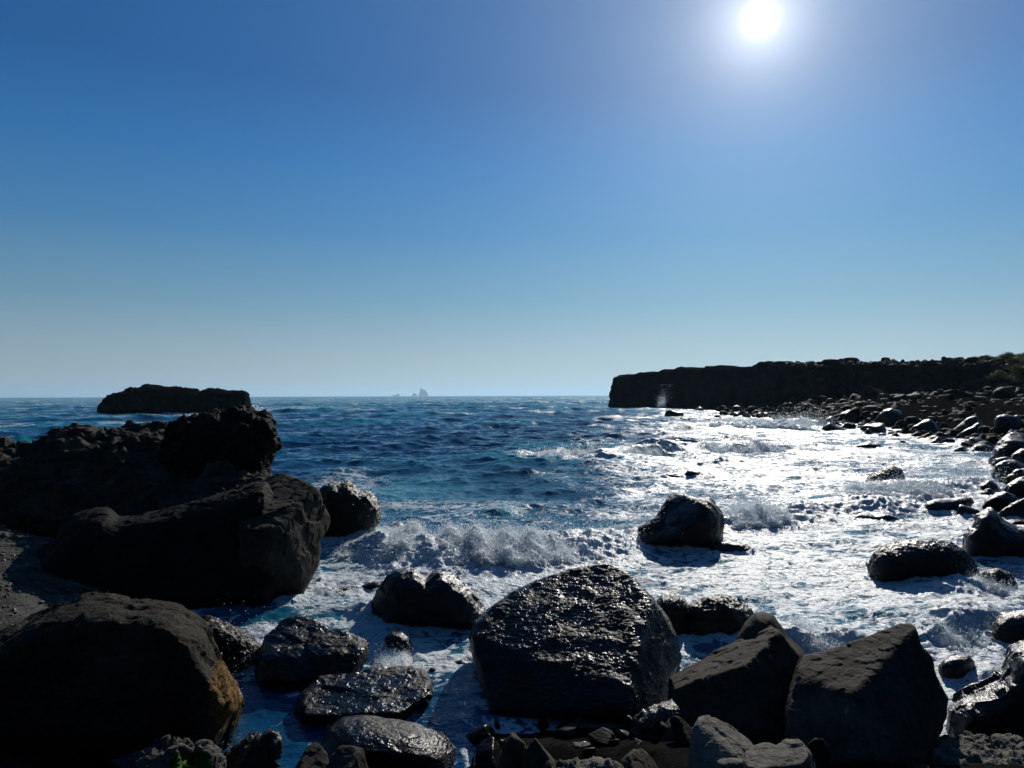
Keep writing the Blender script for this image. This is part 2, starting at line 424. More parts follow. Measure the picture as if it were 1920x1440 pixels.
# ------------------------------------------------------------------ rock builder
def finish(name, v, q, mat, attrs=None, base=None):
    c = np.array([v[:, 0].mean(), v[:, 1].mean(), v[:, 2].min()]) if base is None else np.asarray(base)
    me = mesh_from(name, v - c, quads=q, mat=mat, attrs=attrs)
    o = link(name, me); o.location = c
    return o
STY = dict(
    round=dict(low=.05, mid=.02, fine=.006, fac=0.0, ridge=0.0),
    worn=dict(low=.06, mid=.015, fine=.008, fac=.07, ridge=.01),
    sharp=dict(low=.04, mid=.006, fine=.003, fac=.07, ridge=.0),
    crag=dict(low=.09, mid=.05, fine=.025, fac=.34, ridge=.04),
    weed=dict(low=.07, mid=.05, fine=.05, fac=.04, ridge=.03),
    ripple=dict(low=.05, mid=.008, fine=.003, fac=.0, ridge=.006))
def rock(label, top, D, T, mat='wet', style='worn', p=2.2, R=None, cuts=(), rnd=0, lean=0.0, zb=-.35, name='boulder', cat='boulder',
         group=None, vox=None, algae=None, wet=None, Tb=None, seed=None, dscale=1.0, foam=True, sk=1.0, keep=None, kind=None, zfloor=None):
    top = [tuple(a) for a in top]
    sx = D / F
    gz = lambda x: G(x, 1000)[2]
    pb = proj(np.array([0, D, zb]))[1]
    poly = top + [(top[-1][0], max(pb, top[-1][1] + 4)), (top[0][0], max(pb, top[0][1] + 4))]
    poly = np.array(poly, float)
    x0, x1 = poly[:, 0].min(), poly[:, 0].max(); y0, y1 = poly[:, 1].min(), poly[:, 1].max()
    wpx = x1 - x0; wm = wpx * sx; hm = (y1 - y0) * sx
    if R is None: R = .5 * min(wm, hm) * 1.1
    if Tb is None: Tb = T
    seed = seed if seed is not None else int(abs(x0) * 7 + y0 * 3) % 1000
    rg = np.random.default_rng(seed)
    if vox is None: vox = max(sx * 1331 / 710 * 1.35, max(wm, hm, T + Tb) / 240)
    vox = max(vox, (wm * hm * (T + Tb) / 2.4e6) ** (1 / 3))
    Dn, Df = D - T * 1.02 - abs(lean) * hm, D + Tb * 1.02 + abs(lean) * hm
    pts = np.array([P(a, b, d) for a in (x0, x1) for b in (y0, y1) for d in (Dn, Df)])
    lo = pts.min(0) - vox * 2; hi = pts.max(0) + vox * 2; lo[2] = max(lo[2], zb - 2 * vox)
    nn = np.ceil((hi - lo) / vox).astype(int) + 1
    # 2-D distance to the outline, looked up per voxel
    st = max(wpx, y1 - y0) / 160; mg = 10 * st
    gx = np.arange(x0 - mg, x1 + mg + st, st); gy = np.arange(y0 - mg, y1 + mg + st, st)
    T2 = poly_sdf(poly, *np.meshgrid(gx, gy, indexing='ij'))
    X = lo[0] + np.arange(nn[0]) * vox; Y = lo[1] + np.arange(nn[1]) * vox; Z = lo[2] + np.arange(nn[2]) * vox
    g = np.stack(np.meshgrid(X, Y, Z, indexing='ij'), -1)
    px, py = proj(g)
    s = bilin(T2, (px - gx[0]) / st, (py - gy[0]) / st) * sx
    din = np.clip(-s / R, 0, 1)
    prof = (1 - (1 - din) ** p) ** (1 / p)
    zref = P((x0 + x1) / 2, (y0 + y1) / 2, D)[2]
    w = g[..., 1] - (D + lean * (g[..., 2] - zref))
    w = np.where(w < 0, -w / T, w / Tb)
    Fd = np.maximum(s, (w - prof) * min(T, Tb) * .6)
    Fd = np.maximum(Fd, (zb - g[..., 2]))
    kp = P(*(keep if keep else ((x0 + x1) / 2, (y0 + min(y1, y0 + wpx)) / 2 + 2, D)))
    kk = vox * 1.6
    def smax(a, b): 
        h = np.clip(.5 + .5 * (a - b) / kk, 0, 1); return b + (a - b) * h + kk * h * (1 - h)
    for c in cuts:
        a, b, e = [P(*u) for u in c]
        n = np.cross(b - a, e - a); n /= np.linalg.norm(n)
        if (kp - a) @ n > 0: n = -n
        Fd = smax(Fd, (g - a) @ n)
    ctr = np.array([P((x0 + x1) / 2, (y0 + y1) / 2, D)[0], D, zref])
    for i in range(rnd):
        n = rg.normal(size=3) * np.array([1, .8, 1]); n[1] = -abs(n[1]) - .25; n /= np.linalg.norm(n)
        ext = math.sqrt((n[0] * wm / 2) ** 2 + (n[1] * T) ** 2 + (n[2] * hm / 2) ** 2)
        Fd = smax(Fd, (g - ctr) @ n - ext * rg.uniform(.66, .9) * sk)
    del g, px, py, s, din, prof, w
    try: v, q = surface_nets(Fd, lo, vox)
    except RuntimeError as e: print('ROCKFAIL', label, e); return
    nrmv = vnormals(v, q)
    S = STY[style]; L = min(wm, hm * 1.5, 3.0) * dscale
    d = S['low'] * L * .38 * fbm(v, 1.6 / L, 2, off=seed * .37) + S['mid'] * L * .6 * fbm(v, 5 / L, 3, off=seed * .71)
    d = d + S['fine'] * L * .7 * fbm(v, 18 / L, 3, gain=.6, off=seed * .13)
    if S['fac']: d = d + S['fac'] * L * .45 * facet(v, 3.2 / L, off=seed * .31) + S['fac'] * L * .16 * facet(v, 9 / L, off=seed * .11)
    if S['ridge']: d = d + S['ridge'] * L * fbm(v * np.array([1, 1, 2.2]), 7 / L, 3, off=seed * .2, ridged=True)
    if style == 'ripple': d = d + .004 * fbm(v * np.array([1, 1.6, 2.5]), 9, 3, gain=.6, off=3) + .005 * gnoise(v[:, 0] * 20, v[:, 1] * 38, v[:, 2] * 45)
    v = v + nrmv * d[:, None]
    at = {}
    ppx, ppy = proj(v)
    at['algae'] = algae(v, ppx, ppy) if algae else np.zeros(len(v))
    at['wet'] = wet(v, ppx, ppy) if wet else np.zeros(len(v))
    o = finish(name, v, q, M[mat], at)
    tag(o, label, cat, group, kind)
    if foam:
        m = (v[:, 2] > -.15) & (v[:, 2] < .15)
        if m.any():
            a = v[m]; ROCKS.append((a[:, 0].min(), a[:, 0].max(), a[:, 1].min(), a[:, 1].max()))
    return o
# ------------------------------------------------------------------ shore ground
def ground_z(x, y):
    d = coast(x, y)
    z = np.where(d > 0, 1.25 * (1 - np.exp(-np.maximum(d, 0) / 3.5)) + .05 * np.maximum(d, 0), np.maximum(.28 * d, -5))
    return z
def axis(lo, hi, c0, c1, fine, k=1.08):
    a = list(np.arange(c0, c1, fine)); s = fine; x = c1
    while x < hi: a.append(x); s *= k; x += s
    s = fine; x = c0 - fine
    while x > lo: a.insert(0, x); s *= k; x -= s
    return np.array(a)
def grid_mesh(name, X, Y, zf, mat):
    gx, gy = np.meshgrid(X, Y, indexing='ij'); z = zf(gx, gy)
    n, m = gx.shape; i = np.arange(n * m).reshape(n, m)
    q = np.stack([i[:-1, :-1], i[1:, :-1], i[1:, 1:], i[:-1, 1:]], -1).reshape(-1, 4)
    v = np.stack([gx, gy, z], -1).reshape(-1, 3)
    me = mesh_from(name, v, quads=q, mat=mat, attrs=dict(algae=np.zeros(len(v)), wet=sstep(-3.5, -.5, v[:, 0]) * .9))
    return link(name, me)
def gz(x, y):
    z = ground_z(x, y)
    p = np.stack([x, y, x * 0], -1)
    near = np.exp(-((x + 5) ** 2 + (y - 10) ** 2) / 900)
    far = sstep(4, 12, x) * sstep(-.5, 3, coast(x, y)) * (y < 230)
    return z + .10 * fbm(p, .5, 3) + far * (.9 * fbm(p, .22, 3) + .5 * fbm(p, .9, 4, gain=.6, ridged=True) + .7 * facet(p.reshape(-1, 3), .7, off=3).reshape(x.shape) + .35 * facet(p.reshape(-1, 3), 1.9, off=1).reshape(x.shape)) + near * .035 * fbm(p, 3.0, 3, ridged=True) + near * .012 * fbm(p, 14, 2)
g = grid_mesh('shore_ground', axis(-45000, 45000, -14, 9, .08, 1.03), axis(-3000, 45000, 2.5, 20, .08, 1.03), gz, M['gravel'])
tag(g, kind='structure')

# ------------------------------------------------------------------ headland: cliff, plateau and talus in one lava mass
CL = np.array([(420, 420), (150, 300), (70, 232), (36, 205), (28.2, 197.5), (29.5, 190), (38, 176), (49, 158), (57, 144), (64, 132), (72, 122), (80, 108), (86, 92), (92, 74), (104, 48), (120, 10), (150, -60)], float)
# height of the brink and of the foot along the way
CTOP = np.array([9, 9, 8.6, 8.4, 8.2, 8.4, 9.2, 9.3, 9.0, 8.6, 8.2, 7.1, 6.5, 7, 7, 8, 9], float)
CFOOT = np.array([-1, -1, -1, -1, -1, -1, -1, -.6, .5, 2.0, 3.4, 4.6, 5.0, 5.4, 6, 6, 6], float)
seg = np.r_[0, np.cumsum(np.linalg.norm(np.diff(CL, axis=0), axis=1))]
# sample finely where it is seen
sv = np.concatenate([np.arange(0, seg[3], 6), np.arange(seg[3], seg[13], .42), np.arange(seg[13], seg[-1], 3)])
cx = np.interp(sv, seg, CL[:, 0]); cyy = np.interp(sv, seg, CL[:, 1])
for _ in range(6):
    cx[1:-1] = (cx[:-2] + 2 * cx[1:-1] + cx[2:]) / 4; cyy[1:-1] = (cyy[:-2] + 2 * cyy[1:-1] + cyy[2:]) / 4
tx = np.gradient(cx); ty = np.gradient(cyy); tl = np.hypot(tx, ty); tx /= tl; ty /= tl
# land lies on the left of travel (tip first): outward = towards the bay
ox, oy = ty, -tx
if (ox[len(ox) // 2] > 0): ox, oy = -ox, -oy
for _ in range(40):
    ox[1:-1] = (ox[:-2] + 2 * ox[1:-1] + ox[2:]) / 4; oy[1:-1] = (oy[:-2] + 2 * oy[1:-1] + oy[2:]) / 4
ctop = np.interp(sv, seg, CTOP); cfoot = np.interp(sv, seg, CFOOT)
prof = [(-a, 1.0 + .0 * a, 'p') for a in (330, 200, 120, 80, 55, 40, 30, 23, 17, 12.5, 9, 6.5, 4.5, 3, 2, 1.2, .6)]
rows = []
for a, _, _ in prof:      # the top, set back behind the brink
    rows.append((cx + ox * a, cyy + oy * a, ctop + np.minimum(-a, 60) * .018 + np.minimum(-a, 30) * .085 * sstep(62, 80, cx)))
for k in range(0, 31):    # the face
    f = k / 30; rows.append((cx + ox * (.25 + 1.6 * f ** 1.5), cyy + oy * (.25 + 1.6 * f ** 1.5), ctop * (1 - f) + cfoot * f - .15))
for k in range(1, 26):    # talus below it
    f = k / 25; w = np.interp(cfoot, [-1, 5], [1, 34]); rows.append((cx + ox * (1.9 + w * f), cyy + oy * (1.9 + w * f), cfoot * (1 - f) ** 1.15 - .15 - 1.2 * f))
HV = np.stack([np.stack(r, -1) for r in rows], 0)
jag = .7 * (.5 * gnoise2(sv * .06, sv * 0 + 2) + .9 * gnoise2(sv * .21, sv * 0 + 7) + .8 * gnoise2(sv * .7, sv * 0 + 5) + .35 * np.floor(2.2 * gnoise2(sv * .3, sv * 0 + 9)) / 2.2)
for k_ in range(48): HV[k_, :, 2] += jag * (1 if k_ < 17 else (1 - (k_ - 17) / 31)) * (.6 if k_ < 10 else 1)
n0, n1, _ = HV.shape
hv = HV.reshape(-1, 3)
idx = np.arange(n0 * n1).reshape(n0, n1)
hq = np.stack([idx[:-1, :-1], idx[1:, :-1], idx[1:, 1:], idx[:-1, 1:]], -1).reshape(-1, 4)
nn_ = vnormals(hv, hq)
if nn_[len(nn_) // 8, 2] < 0: hq = hq[:, ::-1]; nn_ = -nn_
rowi = np.repeat(np.arange(n0), n1)
amp = np.where(rowi < 48, .32 + .8 * sstep(16, 28, rowi), 1.3)
dd = .9 * fbm(hv, .16, 3, off=4) + .55 * fbm(hv, .7, 3, off=9, ridged=True) + .5 * facet(hv * np.array([1, 1, .45]), .45, off=2) + .15 * fbm(hv, 2.4, 2)
hv2 = hv + nn_ * (dd * amp)[:, None]
px_, py_ = proj(hv2)
green = np.where((rowi < 30), sstep(78, 100, hv2[:, 0] + .35 * (130 - hv2[:, 1])), 0) * .45
me = mesh_from('headland', hv2, quads=hq, mat=M['land'], attrs=dict(algae=green, wet=np.zeros(len(hv))))
tag(link('headland', me), kind='structure')
# far plateau beyond it, seen just above the brink
fx = np.linspace(60, 900, 260); ff = []
def far_z(x, y):
    e = 10.5 + (x - 150) * .009 + 1.3 * gnoise2(x * .03, y * .03) + .7 * gnoise2(x * .15, y * .15) + .4 * gnoise2(x * .5, y * .5)
    return e * sstep(0, 1, (x - (95 + (y - 240) * .25)) / 14) * sstep(225, 245, y) - 1
tag(grid_mesh('far_plateau', np.concatenate([np.arange(90, 330, 1.1), np.arange(330, 1500, 12)]), np.concatenate([np.arange(222, 300, 1.5), np.arange(300, 1200, 20)]), far_z, M['land']), kind='structure')

# ------------------------------------------------------------------ shrubs on the hill
def leaf_mat():
    m, t = new_mat('shrub_leaf')
    geo = t.nodes.new('ShaderNodeNewGeometry')
    n = noise(t, geo.outputs['Position'], 1.5, 3)
    bs = t.nodes.new('ShaderNodeBsdfPrincipled'); t.links.new(ramp(t, n, [(.3, (.018, .026, .008)), (.7, (.045, .055, .018))]), bs.inputs['Base Color']); bs.inputs['Roughness'].default_value = .6
    tr = t.nodes.new('ShaderNodeBsdfTranslucent'); tr.inputs[0].default_value = (.05, .065, .015, 1)
    ms = t.nodes.new('ShaderNodeMixShader'); ms.inputs[0].default_value = .35
    t.links.new(bs.outputs[0], ms.inputs[1]); t.links.new(tr.outputs[0], ms.inputs[2])
    o = t.nodes.new('ShaderNodeOutputMaterial'); t.links.new(ms.outputs[0], o.inputs[0]); return m
M['leaf'] = leaf_mat()
M['twig'] = rock_mat('shrub_twig', (.03, .022, .015), (.07, .05, .03), wetz=-5)
def shrub_meshes(seed):
    r = np.random.default_rng(seed)
    n = 1500
    c = r.normal(size=(9, 3)) * np.array([.55, .45, .22]) + np.array([0, 0, .5])
    ctr = c[r.integers(0, 9, n)] + r.normal(size=(n, 3)) * np.array([.24, .24, .17]); ctr[:, 2] = np.abs(ctr[:, 2])
    a = r.normal(size=(n, 3)); a /= np.linalg.norm(a, axis=1)[:, None]
    b = np.cross(a, r.normal(size=(n, 3))); b /= np.linalg.norm(b, axis=1)[:, None]
    s = r.uniform(.05, .12, n)[:, None]
    v = np.stack([ctr - a * s, ctr + b * s * .5, ctr + a * s, ctr - b * s * .5], 1).reshape(-1, 3)
    leaf = mesh_from('foliage', v, quads=np.arange(n * 4).reshape(-1, 4), mat=M['leaf'], smooth=False)
    bm = bmesh.new()
    for k in range(9):
        tip = Vector(c[k]); mid = tip * .5 + Vector((0, 0, -.05))
        prev = Vector((0, 0, -.1)); rad = .035
        for q in (mid, tip):
            dv = q - prev; L = dv.length
            g_ = bmesh.ops.create_cone(bm, cap_ends=True, segments=5, radius1=rad, radius2=rad * .6, depth=L)
            bmesh.ops.transform(bm, matrix=Matrix.Translation((prev + q) / 2) @ dv.to_track_quat('Z', 'Y').to_matrix().to_4x4(), verts=g_['verts'])
            prev = q; rad *= .6
    tw = bpy.data.meshes.new('stem'); bm.to_mesh(tw); bm.free(); tw.materials.append(M['twig'])
    return leaf, tw
SH = [shrub_meshes(i) for i in (1, 2, 3)]
from mathutils.bvhtree import BVHTree
HT = BVHTree.FromPolygons([tuple(a) for a in hv2], [tuple(int(i) for i in a) for a in hq])
def drop(x, y):
    h = HT.ray_cast(Vector((x, y, 60)), Vector((0, 0, -1)))
    return h[0].z if h[0] is not None else None
k = 0
SPX = []
_r = random.Random(3)
for _k in range(26):
    SPX.append((_r.uniform(1850, 1950), _r.uniform(106, 128)))
for _k in range(12):
    SPX.append((_r.uniform(1780, 1855), _r.uniform(120, 140)))
shade = ['lowest', 'spreading']
for i, (sx_, sd) in enumerate(SPX):
    x = (sx_ - 960) / F * sd; z = drop(x, sd)
    if z is None: continue
    root = bpy.data.objects.new('shrub', None); C.objects.link(root)
    root.location = (x, sd, z + .1); root.rotation_euler.z = i * 1.9
    s = [.8, 1.15, .95][i % 3] * (1.1 if sx_ > 1860 else .7); root.scale = (s, s, s * .8)
    lf, tw = SH[i % 3]
    link('foliage', lf, root); link('stem', tw, root)
    tag(root, 'low green shrub in the thick patch on the lava hill at upper right' if sx_ > 1860 else 'scattered small green shrub on the lava hill, left of the thick patch', 'shrub',
        'thick patch of shrubs at the right edge of the hill' if sx_ > 1860 else 'scattered shrubs on the lava hill')
# ------------------------------------------------------------------ the rocks of the photograph
E = lambda cx, cy, rx, ry, k=1.0: (lambda v, x, y: k * np.clip(1.5 - np.sqrt(((x - cx) / rx) ** 2 + ((y - cy) / ry) ** 2), 0, 1))
def multi(*f): return lambda v, x, y: np.clip(sum(g(v, x, y) for g in f), 0, 1.2)

# --- centre foreground
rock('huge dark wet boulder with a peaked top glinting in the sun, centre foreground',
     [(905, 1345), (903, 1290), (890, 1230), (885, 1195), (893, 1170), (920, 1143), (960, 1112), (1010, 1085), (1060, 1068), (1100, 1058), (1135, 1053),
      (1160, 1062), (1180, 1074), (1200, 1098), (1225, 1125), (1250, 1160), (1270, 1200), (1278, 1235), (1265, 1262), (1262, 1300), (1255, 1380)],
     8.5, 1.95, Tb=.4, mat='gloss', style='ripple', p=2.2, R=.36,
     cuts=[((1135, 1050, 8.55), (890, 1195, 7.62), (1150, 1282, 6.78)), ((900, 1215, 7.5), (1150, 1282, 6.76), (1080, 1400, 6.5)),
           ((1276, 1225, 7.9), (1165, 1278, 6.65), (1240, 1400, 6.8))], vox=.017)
rock('low humped black boulder with a notched top, in foam left of the huge boulder',
     [(695, 1175), (700, 1130), (715, 1100), (728, 1080), (745, 1070), (775, 1066), (790, 1072), (800, 1081), (812, 1071), (830, 1069), (850, 1076),
      (870, 1090), (890, 1110), (903, 1130), (918, 1155)], 10.4, .75, mat='wet', style='worn', p=2.4)
rock('small black rock ringed by churning foam below the notched boulder',
     [(720, 1220), (722, 1195), (735, 1184), (752, 1184), (768, 1196), (777, 1212), (777, 1228)], 9.0, .24, mat='wet', style='sharp')
rock('wet slab boulder with a sparkling sloping top, at the foot of the black outcrop',
     [(470, 1290), (478, 1240), (500, 1195), (530, 1165), (555, 1155), (590, 1162), (620, 1178), (660, 1186), (685, 1200), (692, 1215), (688, 1230), (672, 1262), (660, 1295)],
     8.6, 1.1, Tb=.25, mat='gloss', style='worn', R=.3, cuts=[((555, 1153, 8.65), (488, 1228, 7.85), (690, 1215, 7.95)), ((488, 1230, 7.82), (688, 1232, 7.8), (580, 1300, 7.55))])
rock('flat topped wet boulder holding shallow puddles in the channel',
     [(548, 1370), (550, 1330), (565, 1300), (600, 1272), (640, 1262), (700, 1256), (750, 1250), (790, 1256), (800, 1268), (808, 1290), (812, 1310), (790, 1325), (775, 1350), (770, 1375)],
     7.7, 1.0, Tb=.25, mat='gloss', style='worn', R=.25, cuts=[((750, 1248, 7.75), (558, 1322, 6.92), (790, 1308, 7.0))])
rock('long low wet boulder with a glittering back, lowest in the channel',
     [(560, 1460), (600, 1400), (612, 1365), (640, 1345), (680, 1342), (730, 1347), (780, 1355), (830, 1375), (858, 1400), (868, 1450)],
     6.5, .75, Tb=.2, mat='gloss', style='round', R=.42, p=1.7)
rock('dry upright pointed stone at the bottom edge, left of its rounder dry neighbour',
     [(550, 1450), (575, 1400), (590, 1388), (600, 1395), (615, 1412), (622, 1450)], 5.1, .24, mat='brown', style='sharp', rnd=5, zb=.05)
rock('dry blunt brown stone at the bottom edge before the long low wet boulder',
     [(612, 1460), (620, 1415), (640, 1397), (660, 1396), (680, 1404), (687, 1425), (700, 1460)], 5.0, .28, mat='brown', style='sharp', rnd=5, zb=.05)
rock('weed edged wet rock wedged between the big round boulder and the sparkling slab',
     [(355, 1210), (372, 1168), (385, 1158), (410, 1165), (440, 1178), (470, 1195), (490, 1215), (487, 1235), (472, 1260), (470, 1300)], 8.7, .5,
     mat='crusted', style='weed', algae=E(480, 1225, 16, 22), wet=lambda v, x, y: np.ones(len(v)))
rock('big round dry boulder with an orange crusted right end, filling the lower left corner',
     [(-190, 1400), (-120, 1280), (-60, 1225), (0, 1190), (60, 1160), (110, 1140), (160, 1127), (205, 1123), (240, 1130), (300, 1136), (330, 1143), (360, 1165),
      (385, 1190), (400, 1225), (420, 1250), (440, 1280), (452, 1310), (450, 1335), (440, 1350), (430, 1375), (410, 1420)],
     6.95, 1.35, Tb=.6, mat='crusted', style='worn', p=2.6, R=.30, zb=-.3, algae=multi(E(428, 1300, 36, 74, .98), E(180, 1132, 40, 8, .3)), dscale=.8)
rock('pale crusty stone with green moss, bottom left beneath the big round boulder',
     [(235, 1470), (250, 1430), (275, 1415), (300, 1410), (315, 1398), (345, 1396), (352, 1412), (372, 1460)], 5.2, .3, mat='mossy', style='crag', zb=.1,
     algae=E(345, 1425, 30, 18))
rock('knobbly mossy stone beside the pale crusty one, touching its right side',
     [(350, 1470), (358, 1408), (375, 1395), (395, 1391), (405, 1405), (420, 1430), (425, 1470)], 5.3, .22, mat='mossy', style='crag', zb=.1, algae=E(372, 1430, 24, 20))
rock('leaning wet stone with a bright knobbly tip at the edge of the dark pool',
     [(405, 1470), (440, 1405), (470, 1400), (485, 1385), (500, 1377), (515, 1378), (527, 1392), (522, 1415), (510, 1460)], 5.6, .26, mat='mossy', style='crag', zb=-.1,
     algae=E(520, 1410, 12, 25, .6), wet=lambda v, x, y: np.ones(len(v)))
rock('dark broken stone in deep shade under the left foot of the huge wet boulder',
     [(885, 1450), (892, 1400), (905, 1385), (925, 1380), (945, 1400), (950, 1450)], 6.0, .25, mat='dry', style='sharp', rnd=5, zb=-.2)
rock('black stone at the bottom edge below the middle of the huge wet boulder',
     [(1040, 1450), (1050, 1405), (1075, 1390), (1110, 1388), (1140, 1400), (1160, 1450)], 6.0, .3, mat='dry', style='sharp', rnd=5, zb=-.2)
# --- right foreground
rock('rounded dark hump rising behind the ridged brown boulder',
     [(1370, 1260), (1380, 1195), (1395, 1170), (1415, 1150), (1430, 1147), (1450, 1153), (1465, 1172), (1480, 1195), (1512, 1222), (1530, 1300)], 7.3, .5, mat='brown', style='round')
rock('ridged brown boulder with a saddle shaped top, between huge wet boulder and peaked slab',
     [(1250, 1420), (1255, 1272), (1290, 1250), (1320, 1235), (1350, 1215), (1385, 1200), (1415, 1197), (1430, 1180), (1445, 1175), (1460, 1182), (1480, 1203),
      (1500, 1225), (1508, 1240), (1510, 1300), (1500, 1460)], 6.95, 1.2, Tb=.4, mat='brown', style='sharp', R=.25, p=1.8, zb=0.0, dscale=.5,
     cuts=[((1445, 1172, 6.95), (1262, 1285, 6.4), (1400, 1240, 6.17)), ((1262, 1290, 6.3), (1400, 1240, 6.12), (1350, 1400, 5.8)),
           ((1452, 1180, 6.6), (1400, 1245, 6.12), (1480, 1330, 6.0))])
rock('tall peaked slab boulder with one smooth lit face and one black face, right foreground',
     [(1455, 1470), (1468, 1330), (1480, 1290), (1495, 1245), (1505, 1228), (1540, 1222), (1580, 1210), (1620, 1195), (1660, 1180), (1690, 1168), (1708, 1168), (1718, 1180),
      (1725, 1205), (1745, 1230), (1755, 1265), (1770, 1295), (1778, 1312), (1775, 1340), (1765, 1370), (1755, 1400), (1750, 1460)],
     6.3, 1.4, Tb=.5, mat='brown', style='sharp', R=.3, p=1.8, zb=0.1, dscale=.22,
     cuts=[((1700, 1166, 6.35), (1590, 1300, 5.45), (1490, 1250, 5.92)), ((1700, 1176, 6.2), (1590, 1300, 5.42), (1700, 1440, 5.1)),
           ((1590, 1300, 5.46), (1480, 1300, 5.7), (1560, 1420, 5.1)), ((1760, 1290, 5.9), (1765, 1400, 5.6), (1700, 1440, 5.2))])
rock('pale grey angular stone with a long lit face, below the ridged brown boulder',
     [(1290, 1450), (1298, 1365), (1310, 1345), (1330, 1340), (1350, 1345), (1375, 1365), (1400, 1385), (1415, 1400), (1415, 1450)], 5.0, .42, Tb=.15, mat='pale', style='sharp', R=.12,
     zb=.3, cuts=[((1330, 1338, 5.05), (1415, 1398, 4.95), (1325, 1372, 4.78)), ((1325, 1372, 4.8), (1400, 1400, 4.75), (1360, 1440, 4.6))])
rock('jagged grey stone at the bottom edge in front of the peaked slab',
     [(1380, 1460), (1395, 1410), (1420, 1392), (1440, 1390), (1455, 1398), (1475, 1388), (1500, 1388), (1520, 1410), (1535, 1460)], 4.8, .28, mat='pale', style='sharp', R=.12, zb=.35,
     cuts=[((1420, 1390, 4.9), (1500, 1388, 4.85), (1440, 1420, 4.65))])
rock('small pale stone tucked at the bottom edge below the long lit grey stone',
     [(1335, 1460), (1345, 1425), (1375, 1420), (1395, 1425), (1400, 1460)], 4.6, .14, mat='pale', style='sharp', R=.08, zb=.3)
rock('dark jagged stone left of the sharp grey pyramid stone',
     [(930, 1460), (945, 1390), (958, 1373), (965, 1375), (985, 1392), (992, 1460)], 5.2, .2, mat='brown', style='sharp', rnd=5, zb=.2)
rock('sharp grey pyramid stone at the bottom edge below the huge wet boulder',
     [(975, 1460), (985, 1405), (1003, 1381), (1015, 1396), (1035, 1420), (1048, 1435), (1055, 1460)], 5.0, .24, mat='brown', style='sharp', rnd=4, zb=.25, R=.3)
rock('low crumbly stone along the bottom edge, right of the grey pyramid stone',
     [(1020, 1465), (1030, 1432), (1055, 1426), (1085, 1430), (1120, 1425), (1150, 1430), (1170, 1465)], 4.8, .2, mat='pale', style='crag', zb=.2)
rock('fin shaped stone with one lit edge at the bottom, below the pale sliver',
     [(1150, 1465), (1165, 1425), (1185, 1408), (1203, 1398), (1215, 1405), (1230, 1425), (1243, 1465)], 4.9, .2, mat='brown', style='sharp', rnd=4, zb=.2, R=.25)
rock('black block filling the gap between the huge wet boulder and the ridged brown boulder',
     [(1170, 1440), (1185, 1350), (1215, 1325), (1260, 1310), (1310, 1330), (1330, 1440)], 6.3, .35, mat='wet', style='worn', zb=-.1)
rock('tiny pale bluish sliver lying on the black block',
     [(1226, 1345), (1232, 1332), (1238, 1325), (1243, 1334), (1240, 1340)], 5.93, .02, mat='pale', style='sharp', R=.02, zb=.49, name='pale_sliver', cat='stone chip', vox=.004, foam=False)  # small pale solid set at a bluish white spot between the rocks
rock('dark boulder mass sloping up at the right edge, above the pale layered boulder',
     [(1770, 1400), (1778, 1330), (1800, 1306), (1840, 1288), (1865, 1270), (1885, 1240), (1895, 1215), (1915, 1205), (1960, 1195), (2050, 1190), (2120, 1400)], 7.2, .8, mat='wet', style='worn', R=.4)
rock('pale layered boulder in the lower right corner',
     [(1740, 1470), (1752, 1405), (1775, 1390), (1830, 1380), (1880, 1381), (1930, 1390), (2000, 1400), (2040, 1470)], 5.75, .45, mat='pale', style='crag', R=.25, zb=0,
     cuts=[((1830, 1378, 6.0), (1750, 1420, 5.5), (1950, 1400, 5.8))], dscale=.7)
rock('black boulder at the right edge washed by white surf, above the dark sloping mass',
     [(1858, 1190), (1866, 1165), (1880, 1150), (1920, 1145), (1980, 1140), (2010, 1200)], 9.5, .4, mat='wet', style='worn')
rock('small dark rock alone in the foam right of the peaked slab',
     [(1760, 1250), (1768, 1238), (1780, 1232), (1800, 1228), (1815, 1229), (1826, 1238), (1828, 1250)], 8.45, .22, mat='wet', style='sharp')
rock('smaller of the two weed covered rocks behind the huge wet boulder',
     [(1222, 1165), (1228, 1135), (1240, 1118), (1262, 1112), (1280, 1120), (1292, 1135), (1300, 1200)], 9.9, .5, mat='kelp', style='weed', algae=E(1268, 1170, 35, 30, .9))
rock('larger weed covered rock behind the ridged brown boulder, streaming with water',
     [(1283, 1190), (1290, 1140), (1305, 1127), (1330, 1120), (1360, 1118), (1385, 1128), (1405, 1142), (1418, 1160), (1420, 1200)], 9.8, .55, mat='kelp', style='weed', algae=E(1310, 1190, 45, 30, .9))
# --- rocks in the surf
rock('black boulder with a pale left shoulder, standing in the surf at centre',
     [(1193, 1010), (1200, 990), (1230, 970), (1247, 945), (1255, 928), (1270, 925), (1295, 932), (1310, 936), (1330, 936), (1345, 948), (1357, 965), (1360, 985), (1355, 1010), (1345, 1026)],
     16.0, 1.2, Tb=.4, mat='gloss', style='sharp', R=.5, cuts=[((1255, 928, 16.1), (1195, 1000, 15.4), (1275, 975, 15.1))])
rock('low black ledge just right of the surf boulder, barely above the foam',
     [(1330, 1030), (1340, 1018), (1365, 1015), (1385, 1018), (1408, 1028)], 15.0, .25, mat='wet', style='sharp')
rock('large rounded wet boulder crusted on top, in the foam at right',
     [(1630, 1062), (1640, 1037), (1665, 1022), (1700, 1014), (1740, 1012), (1780, 1017), (1805, 1030), (1825, 1055), (1838, 1080), (1836, 1105)], 12.7, .8, mat='gloss', style='weed', R=.45, dscale=.5)
rock('low wet rock in wash just right of the large rounded wet boulder',
     [(1835, 1090), (1845, 1070), (1870, 1066), (1895, 1075), (1905, 1095)], 11.9, .3, mat='kelp', style='weed')
